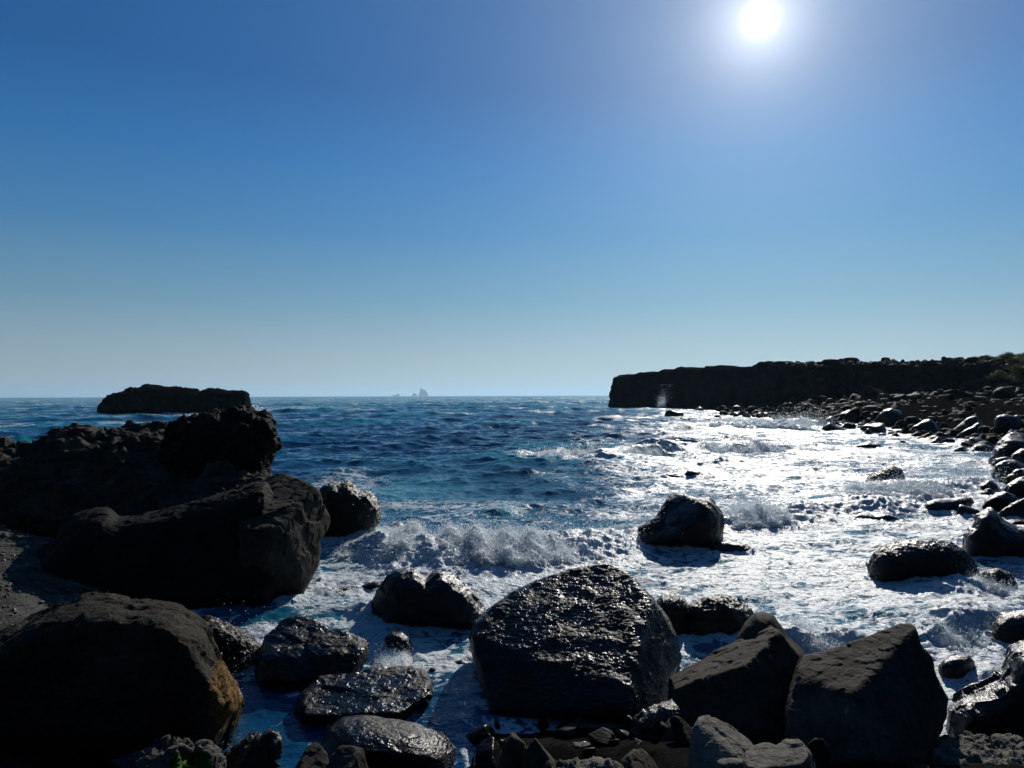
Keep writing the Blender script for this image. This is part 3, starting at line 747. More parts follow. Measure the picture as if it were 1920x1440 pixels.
rock('big black craggy boulder at the right edge with two shoulders',
     [(1803, 1035), (1806, 1000), (1820, 985), (1832, 965), (1850, 953), (1862, 955), (1880, 975), (1905, 985), (1950, 985), (2000, 1060)], 14.6, .7, mat='wet', style='worn', R=.5)
rock('dark twin humped rock awash behind the surf boulder, left of the bright glitter',
     [(1236, 896), (1250, 886), (1275, 887), (1283, 889), (1290, 881), (1310, 882), (1325, 890), (1334, 900)], 27.5, .5, mat='wet', style='sharp')
rock('small dark rock poking out behind the long breaking wave',
     [(1245, 834), (1255, 828), (1268, 823), (1280, 825), (1286, 834)], 48, .5, mat='wet', style='sharp')
rock('tiny dark rock tip alone in the bright glitter',
     [(1533, 888), (1545, 881), (1553, 883), (1560, 880), (1573, 889)], 30, .3, mat='wet', style='sharp')
rock('flat backed dark rock in the bright foam, left of its slimmer partner',
     [(1597, 843), (1610, 833), (1630, 829), (1648, 832), (1655, 838), (1650, 846)], 42, .6, mat='wet', style='sharp', R=.2)
rock('slim tapering dark rock right of the flat backed one',
     [(1642, 848), (1655, 839), (1668, 837), (1680, 843), (1692, 848)], 41, .5, mat='wet', style='sharp')
rock('rounded rock draped in running water and weed, left of the bursting spray',
     [(1618, 903), (1635, 888), (1660, 875), (1675, 873), (1690, 880), (1700, 903)], 26.5, .8, mat='gloss', style='weed', dscale=.5)
rock('long low rounded rock right of the bursting spray, nearer its left end humped',
     [(1765, 922), (1770, 906), (1785, 903), (1805, 903), (1820, 907), (1832, 918), (1834, 924)], 24.5, .6, mat='wet', style='round')
rock('wedge shaped rock joined on the right to the long low rounded rock',
     [(1826, 922), (1838, 908), (1850, 900), (1858, 899), (1870, 908), (1875, 920)], 24, .5, mat='wet', style='sharp')
rock('long tongue shaped dark rock lying in foam below the wedge shaped rock',
     [(1731, 957), (1735, 942), (1750, 936), (1770, 935), (1785, 935), (1810, 931), (1822, 932), (1828, 942), (1820, 950)], 19.8, .5, mat='wet', style='round')
rock('thin flat rock in foam at the end of the tongue shaped rock',
     [(1793, 955), (1800, 946), (1812, 948), (1835, 956), (1840, 960)], 19, .25, mat='wet', style='sharp')
rock('low black streak of rock awash in the bright foam',
     [(1598, 968), (1610, 963), (1640, 965), (1660, 962), (1682, 969)], 18.6, .3, mat='wet', style='sharp')
rock('knobbly weed topped round rock standing off the end of the faceted outcrop',
     [(598, 990), (597, 930), (606, 912), (622, 906), (640, 909), (652, 905), (665, 914), (680, 922), (695, 924), (706, 938), (712, 955), (710, 975), (700, 990), (690, 1003), (680, 1012)],
     16.3, .85, mat='kelp', style='weed', R=.6, algae=multi(E(650, 910, 50, 12, .7), E(710, 970, 8, 22, 1.0)), dscale=.8)
rock('small dark rock poking out of white water by the knobbly weed topped rock',
     [(729, 993), (736, 982), (748, 979), (757, 984), (762, 994)], 17.0, .25, mat='wet', style='sharp')
rock('small black rock at the foot of the tumbling breaker',
     [(742, 1030), (748, 1013), (760, 1010), (770, 1014), (776, 1030)], 14.9, .25, mat='wet', style='sharp')
rock('low weedy rock awash left of the notched boulder',
     [(622, 1115), (632, 1105), (650, 1101), (668, 1103), (678, 1114)], 11.6, .22, mat='kelp', style='weed')
rock('low slick rock between the weedy awash rock and the notched boulder',
     [(668, 1110), (680, 1097), (700, 1091), (720, 1095), (728, 1110)], 11.7, .22, mat='wet', style='worn')
rock('small dark stone in the channel beside the huge wet boulder',
     [(845, 1252), (853, 1240), (866, 1236), (880, 1240), (888, 1252)], 8.55, .14, mat='wet', style='round')
rock('tiny stone breaking the surface in the middle of the channel',
     [(800, 1262), (806, 1252), (816, 1251), (822, 1262)], 8.3, .08, mat='wet', style='round')
# --- boulders down the right edge
EDGE = [
    ('tall smooth boulder with a bright lit left shoulder, uppermost at the right edge', [(1855, 862), (1862, 840), (1878, 822), (1895, 808), (1915, 806), (1960, 806), (1990, 860)], 33, 1.6),
    ('dark round boulder tucked under the tall smooth boulder at the right edge', [(1893, 868), (1900, 850), (1915, 841), (1945, 840), (1970, 870)], 29.5, .9),
    ('low boulder at the shore below the tall smooth boulder', [(1858, 868), (1866, 860), (1885, 857), (1905, 862), (1912, 870)], 30.5, .6),
    ('humped boulder with a lit crest at the right edge beside the bursting spray', [(1858, 890), (1866, 872), (1885, 862), (1905, 863), (1920, 872), (1930, 892)], 27, .8),
    ('narrow lit boulder under the humped one at the right edge', [(1880, 908), (1888, 892), (1905, 881), (1930, 876), (1960, 905)], 25, .6),
    ('sloping boulder with glittering wet back at the right edge', [(1878, 930), (1888, 908), (1905, 898), (1930, 893), (1970, 930)], 22.5, .7),
    ('rounded boulder in the foam left of the glittering sloping one', [(1840, 952), (1848, 938), (1865, 926), (1885, 922), (1905, 930), (1915, 955)], 20.5, .6),
    ('long pale crested boulder at the right edge above the craggy two shouldered boulder', [(1865, 972), (1880, 955), (1905, 940), (1930, 930), (1980, 925), (2010, 975)], 18.6, .7),
    ('small round stone in foam among the right edge boulders', [(1838, 925), (1848, 917), (1860, 915), (1872, 926)], 22.5, .3)]
for lb, tp, D_, T_ in EDGE:
    rock(lb, tp, D_, T_, mat='wet', style='worn', p=2.0, rnd=4, sk=1.08, group='boulders down the right edge')
# --- far shore boulders that stand out
FAR = [
    ('peaked dark boulder right of the surf burst on the far shore', [(1537, 808), (1545, 798), (1555, 791), (1565, 796), (1580, 802), (1592, 808)], 80, 1.2),
    ('round topped boulder just behind the peaked dark boulder on the far shore', [(1540, 795), (1548, 785), (1558, 780), (1570, 787), (1574, 796)], 88, 1.2),
    ('broad flat topped dark boulder on the far shore left of the little pointed rocks', [(1610, 812), (1614, 800), (1625, 795), (1645, 791), (1658, 793), (1662, 812)], 70, 1.4),
    ('little block at the left foot of the broad flat topped boulder', [(1620, 816), (1624, 804), (1632, 802), (1638, 816)], 67, .5),
    ('small steep rock in the gap right of the broad flat topped boulder', [(1645, 818), (1650, 811), (1660, 811), (1665, 819)], 66, .5),
    ('small pointed rock standing alone in the foam of the far shore', [(1668, 823), (1675, 812), (1682, 811), (1692, 823)], 62, .6),
    ('low thin rock below the small pointed rock', [(1677, 830), (1685, 825), (1696, 826), (1704, 831)], 57, .4),
    ('big dark square sided block on the right hand shore', [(1862, 808), (1868, 780), (1885, 777), (1912, 779), (1920, 808)], 48, 1.1),
    ('large sloping boulder left of the square sided block', [(1780, 812), (1800, 795), (1815, 782), (1830, 779), (1845, 795), (1855, 812)], 56, 1.4),
    ('long slanting boulder in front of the large sloping boulder', [(1795, 815), (1815, 803), (1835, 791), (1850, 800), (1858, 815)], 52, .9),
    ('humped dark boulder on the shore between the far surf and the square block', [(1700, 815), (1712, 800), (1730, 788), (1745, 786), (1760, 800), (1768, 815)], 62, 1.3),
    ('dark boulder with a tilted flat top near the wave burst', [(1560, 790), (1575, 775), (1592, 768), (1610, 772), (1618, 792)], 92, 1.8),
    ('leaning boulder behind the broad flat topped boulder', [(1635, 800), (1642, 782), (1655, 768), (1672, 765), (1690, 772), (1700, 802)], 78, 1.8),
    ('flat rock slab lying in wet shingle of the right shore', [(1735, 825), (1745, 817), (1770, 815), (1785, 822), (1790, 828)], 52, .9),
    ('knuckle shaped rock beside the flat slab of the right shore', [(1735, 832), (1748, 825), (1760, 817), (1768, 823), (1775, 832)], 50, .6),
    ('low dark rock awash at the foot of the shore boulders', [(1783, 850), (1792, 840), (1805, 836), (1815, 842), (1828, 850)], 42, .6),
    ('smooth low boulder on the waterline left of the tall smooth boulder', [(1815, 845), (1828, 834), (1845, 832), (1862, 838), (1868, 847)], 40, .7),
    ('small humped boulder behind the smooth low waterline boulder', [(1808, 830), (1820, 820), (1838, 818), (1850, 830)], 45, .7),
    ('flat dark rock at the seaward end of the far boulder shore', [(1245, 779), (1248, 770), (1258, 768), (1268, 771), (1282, 774), (1284, 779)], 130, 1.2),
    ('dark hump on the waterline right of the seaward flat rock', [(1296, 775), (1303, 767), (1312, 762), (1320, 765), (1324, 775)], 150, 1.4),
    ('low pair shaped rock in bright water off the far shore', [(1270, 789), (1278, 782), (1288, 784), (1296, 781), (1306, 789)], 96, .9),
    ('thin low rock in bright water between two darker rocks off the far shore', [(1312, 790), (1320, 785), (1332, 784), (1336, 790)], 94, .6),
    ('small round rock in bright water off the far shore', [(1334, 785), (1340, 778), (1349, 777), (1354, 785)], 102, .7),
    ('boulder with a bright sunlit cap under the cliff', [(1370, 774), (1373, 762), (1381, 759), (1390, 763), (1396, 774)], 148, 1.6),
    ('dark rounded boulder below the sunlit capped one', [(1389, 784), (1393, 775), (1402, 772), (1410, 784)], 112, .9),
    ('broad dark boulder at the waterline on the far shore', [(1412, 785), (1420, 774), (1430, 772), (1442, 785)], 110, 1.1),
    ('small dark stone before the broad dark waterline boulder', [(1450, 788), (1455, 781), (1464, 781), (1467, 788)], 100, .6),
    ('tiny rock tip in bright water out from the far shore', [(1385, 812), (1392, 809), (1403, 812)], 66, .3),
    ('tiny dark tip in the sea left of the far boulder shore', [(1137, 779), (1142, 775), (1146, 779)], 118, .4)]
for lb, tp, D_, T_ in FAR:
    D_ = min(D_, 4259 / (max(tp[0][1], tp[-1][1]) - 742) + .5 * T_)
    rock(lb, tp, D_, T_, mat='wet', style='sharp', p=2.0, rnd=3, group='boulders along the far shore', zb=-.3)
# --- the outcrops at left
rock('long low outcrop of brown black lava humps reaching in from the left edge',
     [(-520, 1000), (-400, 880), (-150, 850), (-40, 832), (0, 828), (20, 834), (40, 840), (70, 835), (100, 812), (130, 806), (170, 808), (195, 816), (215, 810), (250, 802), (290, 803), (312, 808),
      (335, 812), (350, 820), (360, 860), (370, 960)], 17.2, 1.9, mat='brown', style='crag', R=1.0, lean=.9, name='lava_outcrop', cat='rock outcrop', dscale=.55)
rock('tall blocky lava outcrop with a knob on top and a point overhanging the sea',
     [(300, 960), (310, 830), (325, 805), (345, 788), (370, 781), (400, 780), (415, 783), (430, 778), (435, 771), (450, 769), (466, 769), (480, 779), (500, 785), (508, 795), (512, 805), (514, 822),
      (520, 830), (515, 840), (505, 850), (503, 868), (500, 882), (495, 940)], 15.6, 1.3, mat='dry', style='crag', R=.6, lean=.15, name='lava_outcrop', cat='rock outcrop', dscale=.5)
rock('brown lit ledge of rock between the tall blocky outcrop and the black slab',
     [(200, 1000), (215, 905), (240, 885), (270, 875), (300, 882), (320, 890), (360, 893), (400, 888), (440, 882), (455, 876), (480, 880), (500, 885), (505, 900), (500, 960)],
     13.9, 1.1, mat='brown', style='crag', R=.5, lean=1.0, name='rock_ledge', cat='rock ledge', dscale=.6)
rock('massive smooth black slab outcrop sloping down to the gravel beach at left',
     [(20, 1120), (40, 1065), (75, 1030), (105, 1010), (115, 985), (140, 965), (165, 955), (200, 952), (212, 958), (222, 968), (260, 966), (300, 957), (345, 945), (390, 932), (440, 918), (480, 905), (500, 903),
      (515, 930), (525, 1000), (525, 1110), (515, 1150), (500, 1172)], 11.7, 1.2, mat='dry', style='worn', R=.55, p=2.6, lean=.35, name='lava_outcrop', cat='rock outcrop', dscale=.35)
rock('faceted end of the black outcrop with pale scarred edges, overhanging the surf',
     [(430, 960), (450, 915), (480, 900), (500, 893), (523, 879), (540, 882), (560, 892), (585, 903), (600, 925), (608, 945), (622, 965), (622, 983), (612, 1000), (600, 1015), (603, 1040), (597, 1062),
      (588, 1080), (570, 1110), (560, 1135), (545, 1155), (520, 1170), (480, 1180), (440, 1150)], 11.45, 1.35, mat='brown', style='sharp', R=.5, p=2.2, rnd=26, name='lava_outcrop', cat='rock outcrop', dscale=.9, zb=-.2, sk=.92, seed=41, vox=.022)
rock('dark knob at the gravel beach end of the black slab',
     [(30, 1000), (60, 985), (100, 978), (150, 985), (170, 1010)], 14.8, .5, mat='dry', style='crag', zb=.2, foam=False)
rock('small mossy stone on the gravel beach at the left edge',
     [(-20, 1030), (-5, 1003), (12, 1000), (30, 1008), (45, 1020), (50, 1032)], 12.6, .35, mat='mossy', style='crag', zb=.3, algae=E(35, 1018, 12, 10), foam=False)
rock('small dark stone lying on the gravel at the left edge',
     [(-30, 1150), (-20, 1130), (0, 1126), (12, 1140), (14, 1155)], 9.2, .25, mat='dry', style='round', zb=.3, foam=False)

# --- islet and sea stacks
rock('long flat topped black rock islet standing offshore at left',
     [(184, 772), (184, 764), (195, 750), (203, 743), (215, 739), (230, 735), (243, 728), (246, 726), (250, 729), (262, 727), (270, 723), (278, 721), (284, 723), (295, 724), (312, 727), (330, 726), (345, 728),
      (365, 730), (371, 730), (373, 735), (380, 733), (393, 729), (402, 729), (415, 731), (432, 734), (447, 733), (455, 734), (465, 738), (467, 745), (468, 757), (471, 764), (476, 767), (478, 774)],
     139, 6.5, mat='land', style='crag', R=2.2, p=2.6, zb=-.8, name='rock_islet', cat='islet', vox=.16, dscale=.8)
for lb, tp, D_ in (('tall jagged pale blue sea stack on the horizon', [(784, 744), (786, 738), (788, 729), (790, 726.5), (792, 729.5), (795, 731), (797, 730), (799, 734), (802, 738), (803.5, 744)], 16000),
                   ('small rounded pale blue stack just left of the tall one', [(771, 744), (774, 739), (776, 736.5), (779, 738), (782, 740), (783, 744)], 16000),
                   ('low slanting pale blue islet furthest left on the horizon', [(734, 744), (737, 741), (743, 740), (746, 738.4), (748.5, 738.6), (750, 744)], 16000)):
    rock(lb, tp, D_, 60, mat='stack', style='sharp', R=60, zb=-12, name='sea_stack', cat='sea stack', vox=3.5 if 'tall' in lb else 2.5, group='sea stacks on the horizon', foam=False, dscale=6)
# ------------------------------------------------------------------ scattered boulders of the far shore
ROCKM = []
for k in range(7):
    r = np.random.default_rng(100 + k)
    n = 30; ax = (np.arange(n) - n / 2 + .5) / (n / 2) * 1.25
    g3 = np.stack(np.meshgrid(ax, ax, ax, indexing='ij'), -1)
    Fd = np.linalg.norm(g3 / np.array([1, .85, .65]), axis=-1) - 1
    for _ in range(11):
        nv = r.normal(size=3) * np.array([1, 1, .8]); nv /= np.linalg.norm(nv); Fd = np.maximum(Fd, g3 @ nv - r.uniform(.32, .7))
    v, q = surface_nets(Fd, np.full(3, ax[0]), ax[1] - ax[0])
    v = v + vnormals(v, q) * (.05 * fbm(v, 2.5, 3, off=k) + .10 * facet(v, 1.6, off=k) + .03 * facet(v, 4.5, off=k))[:, None]
    me = mesh_from('boulder', v, quads=q, mat=M['bank'], attrs=dict(algae=np.zeros(len(v)), wet=np.zeros(len(v))))
    ROCKM.append(me)
rr = random.Random(5)
SCAT = []
def scatter(n, pl, w0, w1, smin, smax, label, group, sink=.3, zf=None):
    pl = np.array(pl, float); L = np.r_[0, np.cumsum(np.linalg.norm(np.diff(pl, axis=0), axis=1))]
    for i in range(n):
        s = rr.random() ** .8 * L[-1]; x = np.interp(s, L, pl[:, 0]); y = np.interp(s, L, pl[:, 1])
        o = rr.uniform(w0, w1); x += o * .9; y += o * .35 * rr.uniform(-1, 1)
        z = float(ground_z(np.array([x]), np.array([y]))[0]); z = max(z, -.25)
        h = drop(x, y)
        if h is not None: z = max(z, h)
        ob = bpy.data.objects.new('boulder', ROCKM[rr.randrange(7)]); C.objects.link(ob)
        sc = rr.uniform(smin, smax) * (1 if rr.random() > .12 else 1.5) * (0.55 + y / 190)
        ob.location = (x, y, z + sc * .25); ob.scale = (sc, sc * rr.uniform(.8, 1.1), sc * rr.uniform(.7, 1.0))
        ob.rotation_euler = (rr.uniform(-.3, .3), rr.uniform(-.3, .3), rr.uniform(0, 6.3))
        tag(ob, label, 'boulder', group)
        if z < .2: ROCKS.append((x - sc, x + sc, y - sc, y + sc))
scatter(80, [(40, 137), (37, 112), (36, 88), (36, 75), (34, 60)], -3, 6, .5, 1.1, 'small dark boulder in the jumbled bank below the cliff, beyond the surf burst', 'jumbled boulders below the cliff')
scatter(75, [(34, 62), (31, 50), (27.5, 42)], -2, 9, .45, 1.0, 'wet dark boulder on the shore between the surf burst and the square block', 'jumbled boulders of the right hand shore')
scatter(35, [(28, 44), (22, 33), (16.5, 24)], 1.5, 9, .5, 1.0, 'dark boulder on the bank behind the right edge boulders', 'boulders on the bank at the right edge')
scatter(14, [(15, 21), (10.5, 14), (8.5, 11)], 2.0, 5, .45, .9, 'dark boulder just outside the foam at the right edge', 'boulders at the foot of the right bank')

scatter(70, [(58, 128), (62, 112), (66, 98), (70, 84), (72, 66)], -14, 6, .9, 2.2, 'large dark lava block in the shadowed talus under the right hand hill', 'lava blocks in the talus')
SHARD = []
for k in range(4):
    r = np.random.default_rng(500 + k); ax = (np.arange(26) - 12.5) / 13 * 1.25; g3 = np.stack(np.meshgrid(ax, ax, ax, indexing='ij'), -1)
    Fd = np.linalg.norm(g3 / np.array([1.1, .8, .8]), axis=-1) - 1
    for _ in range(8):
        nv = r.normal(size=3); nv /= np.linalg.norm(nv); Fd = np.maximum(Fd, g3 @ nv - r.uniform(.22, .5))
    v, q = surface_nets(Fd, np.full(3, ax[0]), ax[1] - ax[0])
    SHARD.append(mesh_from('broken_stone', v, quads=q, mat=M['brown' if k == 1 else 'dry'], attrs=dict(algae=np.zeros(len(v)), wet=np.zeros(len(v)))))
for i in range(60):
    x = rr.uniform(-.35, 3.0); y = rr.uniform(5.0, 6.9) ; z = float(gz(np.array([x]), np.array([y]))[0])
    ob = bpy.data.objects.new('broken_stone', SHARD[rr.randrange(4)]); C.objects.link(ob); sc = rr.uniform(.07, .24)
    ob.location = (x, y, max(z, -.05) + sc * .2); ob.scale = (sc, sc * rr.uniform(.6, 1.1), sc * rr.uniform(.6, 1.1)); ob.rotation_euler = (rr.uniform(-.8, .8), rr.uniform(-.8, .8), rr.uniform(0, 6.3))
    tag(ob, 'small dark broken stone wedged in the shade below the huge wet boulder', 'stone', 'broken stones along the bottom edge')
# the countless small stones between them, one mass
SM = []
for k in range(5):
    r = np.random.default_rng(300 + k); n_ = 11; ax = (np.arange(n_) - n_ / 2 + .5) / (n_ / 2) * 1.3
    g3 = np.stack(np.meshgrid(ax, ax, ax, indexing='ij'), -1); Fd = np.linalg.norm(g3 / np.array([1, .85, .65]), axis=-1) - 1
    for _ in range(10):
        nv = r.normal(size=3); nv /= np.linalg.norm(nv); Fd = np.maximum(Fd, g3 @ nv - r.uniform(.3, .7))
    SM.append(surface_nets(Fd, np.full(3, ax[0]), ax[1] - ax[0]))
r = np.random.default_rng(77); vs = []; qs = []; off = 0
bx = r.uniform(8, 82, 60000); by = r.uniform(15, 150, 60000); bd = coast(bx, by)
ok = (bd > -1.2) & (bd < 34) & (r.random(60000) < np.exp(-np.maximum(bd, 0) / 22)) & (bx / by > .25) & (bx / by < .95); bx = bx[ok][:5200]; by = by[ok][:5200]
bz = ground_z(bx, by)
for x, y, z in zip(bx, by, bz):
    h_ = drop(x, y); z = max(z, h_ if h_ is not None else -9)
    v0, q0 = SM[r.integers(5)]; sc = r.lognormal(-1.35, .5) * (.6 + y / 90); a = r.uniform(0, 6.3); ca, sa = math.cos(a), math.sin(a)
    w = v0 * sc * np.array([1, r.uniform(.7, 1.1), r.uniform(.6, 1)]); w = np.stack([w[:, 0] * ca - w[:, 1] * sa, w[:, 0] * sa + w[:, 1] * ca + w[:, 2] * .2, w[:, 2]], -1)
    vs.append(w + np.array([x, y, z + sc * .15])); qs.append(q0 + off); off += len(v0)
vs = np.concatenate(vs)
me = mesh_from('shore_rubble', vs, quads=np.concatenate(qs), mat=M['bank'], attrs=dict(algae=np.zeros(len(vs)), wet=np.zeros(len(vs))), smooth=False)
tag(link('shore_rubble', me), 'countless small dark stones between the boulders of the right hand shore', 'rubble', None, 'stuff')

vs = []; qs = []; off = 0; r = np.random.default_rng(78); n_ = 5200
bx = r.uniform(-13, -5.2, n_); by = r.uniform(7.8, 17, n_); ok = coast(bx, by) > .2; bx = bx[ok]; by = by[ok]; bz = gz(bx, by)
for x, y, z in zip(bx, by, bz):
    v0, q0 = SM[r.integers(5)]; sc = min(.14, .022 * r.lognormal(0, .65)); a = r.uniform(0, 6.3); ca, sa = math.cos(a), math.sin(a)
    w = v0 * sc * np.array([1, r.uniform(.7, 1.1), r.uniform(.5, .9)]); w = np.stack([w[:, 0] * ca - w[:, 1] * sa, w[:, 0] * sa + w[:, 1] * ca, w[:, 2]], -1)
    vs.append(w + np.array([x, y, z + sc * .2])); qs.append(q0 + off); off += len(v0)
vs = np.concatenate(vs)
me = mesh_from('beach_pebbles', vs, quads=np.concatenate(qs), mat=M['pebble'], attrs=dict(algae=np.zeros(len(vs)), wet=np.zeros(len(vs))))
tag(link('beach_pebbles', me), 'countless grey pebbles covering the small beach at the left edge', 'pebbles', None, 'stuff')

# ------------------------------------------------------------------ the sea: a wind sea from its spectrum, as real geometry
def wave_tile(L, n, lo, hi, rms, seed, wd=-1.35, spread=3.0, power=3.6):
    r = np.random.default_rng(seed)
    k1 = np.fft.fftfreq(n, L / n) * 2 * np.pi
    kx, ky = np.meshgrid(k1, k1, indexing='ij'); k = np.hypot(kx, ky); k[0, 0] = 1
    lam = 2 * np.pi / k
    th = np.arctan2(ky, kx) - wd
    dirn = np.abs(np.cos(th)) ** spread * np.where(np.cos(th) > 0, 1, .25) + .04
    A = k ** (-power / 1.0) * dirn * sstep(lo * .7, lo, lam) * (1 - sstep(hi, hi * 1.5, lam))
    A[0, 0] = 0
    h = (r.normal(size=(n, n)) + 1j * r.normal(size=(n, n))) * np.sqrt(A)
    z = np.fft.ifft2(h).real; sc = rms / z.std()
    dx = np.fft.ifft2(1j * kx / k * h).real * sc; dy = np.fft.ifft2(1j * ky / k * h).real * sc
    return dict(L=L, n=n, z=z * sc, dx=dx, dy=dy)
def tile_at(t, x, y):
    n = t['n']; gx = (x / t['L'] * n) % n; gy = (y / t['L'] * n) % n
    i = gx.astype(int) % n; j = gy.astype(int) % n; u = gx - np.floor(gx); v = gy - np.floor(gy); i1 = (i + 1) % n; j1 = (j + 1) % n
    w = ((1 - u) * (1 - v), u * (1 - v), (1 - u) * v, u * v)
    return [T[i, j] * w[0] + T[i1, j] * w[1] + T[i, j1] * w[2] + T[i1, j1] * w[3] for T in (t['z'], t['dx'], t['dy'])]
TILES = [(wave_tile(173., 512, 5, 40, .26, 1, -1.25, 6), 0), (wave_tile(41., 512, 1.3, 5.5, .085, 2, -1.45, 2.5), 0), (wave_tile(9.3, 512, .22, 1.4, .022, 3, -1.7, 1.5), 0), (wave_tile(2.3, 256, .05, .25, .0042, 4, -1.3, 1.0), 0)]

rr_ = [2.6]; 
while rr_[-1] < 42000:
    r0 = rr_[-1]
    rr_.append(r0 * (1.0036 if r0 < 60 else 1.005 if r0 < 300 else 1.012 if r0 < 3000 else 1.06))
rr_ = np.array(rr_)
a_in = np.linspace(-math.radians(41), math.radians(41), 760)
a_out = math.radians(41) + np.cumsum(np.geomspace(.0022, .03, 44))
ang_ = np.concatenate([-a_out[::-1], a_in, a_out]); ang_ = ang_[np.abs(ang_) < math.radians(80)]
RR, AA = np.meshgrid(rr_, ang_, indexing='ij')
wx = RR * np.sin(AA); wy = RR * np.cos(AA)
shape = wx.shape; wx = wx.ravel(); wy = wy.ravel(); wr = RR.ravel()
cd = np.zeros_like(wx); nearm = wr < 500
cd[nearm] = -coast(wx[nearm], wy[nearm]); cd[~nearm] = 300
# how sheltered the water is
open_ = sstep(1, 26, cd) * sstep(6, 34, wy)
bay = sstep(-4, 8, wx - .06 * wy) * sstep(130, 60, wr)
ampA = .12 + .88 * open_ ; ampA *= (1 - .35 * bay)
ampB = (.35 + .75 * open_) * (1 + .35 * bay); ampC = .75 + .35 * open_
calm = np.exp(-(((wx + 1.5) / 1.4) ** 2 + ((wy - 6.6) / 1.6) ** 2))      # the pool among the front rocks
ampB = ampB * (1 - .7 * calm); ampC = ampC * (1 - .55 * calm)
WZ = np.zeros_like(wx); WX = np.zeros_like(wx); WY = np.zeros_like(wx); CR = np.zeros_like(wx)
for (t, _), am, ch, rmax in zip(TILES, (ampA, ampB, ampC, ampC), (1.1, 1.15, .9, .7), (1e9, 1500, 130, 22)):
    m = wr < rmax
    fade = 1 - sstep(rmax * .55, rmax, wr[m]) if rmax < 1e8 else 1
    z, dx, dy = tile_at(t, wx[m], wy[m]); k_ = am[m] * fade
    WZ[m] += z * k_; WX[m] += dx * k_ * ch; WY[m] += dy * k_ * ch

# breakers: crest polylines given where they stand in the photo; (px, py of the foot of the front), height, front width, back width
def crest(pts): return np.array([G(a, b)[:2] for a, b in pts])
BR = [
    dict(p=crest([(650, 1042), (700, 1052), (800, 1062), (900, 1056), (1000, 1052), (1100, 1036), (1180, 1030), (1230, 1010)]), h=.34, fw=1.0, bw=1.6, foam=1.0, rough=1.0, key='main'),
    dict(p=crest([(1350, 985), (1420, 980), (1480, 976), (1560, 960), (1680, 958), (1740, 950)]), h=.22, fw=.8, bw=1.3, foam=.85, rough=.8),
    dict(p=crest([(1600, 935), (1680, 928), (1760, 925), (1850, 915)]), h=.28, fw=.9, bw=1.6, foam=.95, rough=1.0),
    dict(p=crest([(985, 862), (1060, 861), (1120, 866), (1200, 858), (1262, 852)]), h=.36, fw=1.4, bw=3, foam=.7, rough=.9),
    dict(p=crest([(1262, 856), (1330, 850), (1400, 850), (1480, 846)]), h=.36, fw=1.4, bw=3, foam=.8, rough=1.0),
    dict(p=crest([(1285, 804), (1370, 803), (1450, 801), (1540, 806)]), h=.5, fw=1.6, bw=5, foam=.9, rough=1.4),
    dict(p=crest([(590, 800), (640, 799), (670, 797)]), h=.6, fw=1.5, bw=5, foam=.35, rough=.4),
    dict(p=crest([(830, 805), (930, 800), (1000, 799)]), h=.6, fw=2, bw=7, foam=.12, rough=.4),
    dict(p=crest([(590, 763), (640, 762)]), h=1.4, fw=3, bw=9, foam=.35, rough=.6),
    dict(p=crest([(620, 950), (720, 930), (800, 924)]), h=.3, fw=1.6, bw=3, foam=.1, rough=.1, teal=1),
    dict(p=crest([(880, 968), (960, 965), (1000, 955)]), h=.2, fw=.6, bw=1.2, foam=.1, rough=.1, teal=1),
    dict(p=crest([(940, 884), (1000, 880), (1040, 876)]), h=.3, fw=1.3, bw=3, foam=.25, rough=.2),
    dict(p=crest([(1040, 930), (1150, 925), (1250, 915)]), h=.22, fw=1.5, bw=3, foam=.1, rough=.2),
    dict(p=crest([(1440, 1222), (1520, 1232), (1620, 1220)]), h=.32, fw=.3, bw=.7, foam=1, rough=.6),
    dict(p=crest([(1720, 1210), (1790, 1195), (1850, 1180), (1900, 1165)]), h=.25, fw=.3, bw=.9, foam=1, rough=.6),
    dict(p=crest([(1800, 1120), (1860, 1115), (1920, 1130)]), h=.28, fw=.3, bw=.7, foam=1, rough=.7),
    dict(p=crest([(640, 1165), (700, 1170), (760, 1178)]), h=.12, fw=.3, bw=.7, foam=.8, rough=.4),
]
FO = np.zeros_like(wx); AER = np.zeros_like(wx)
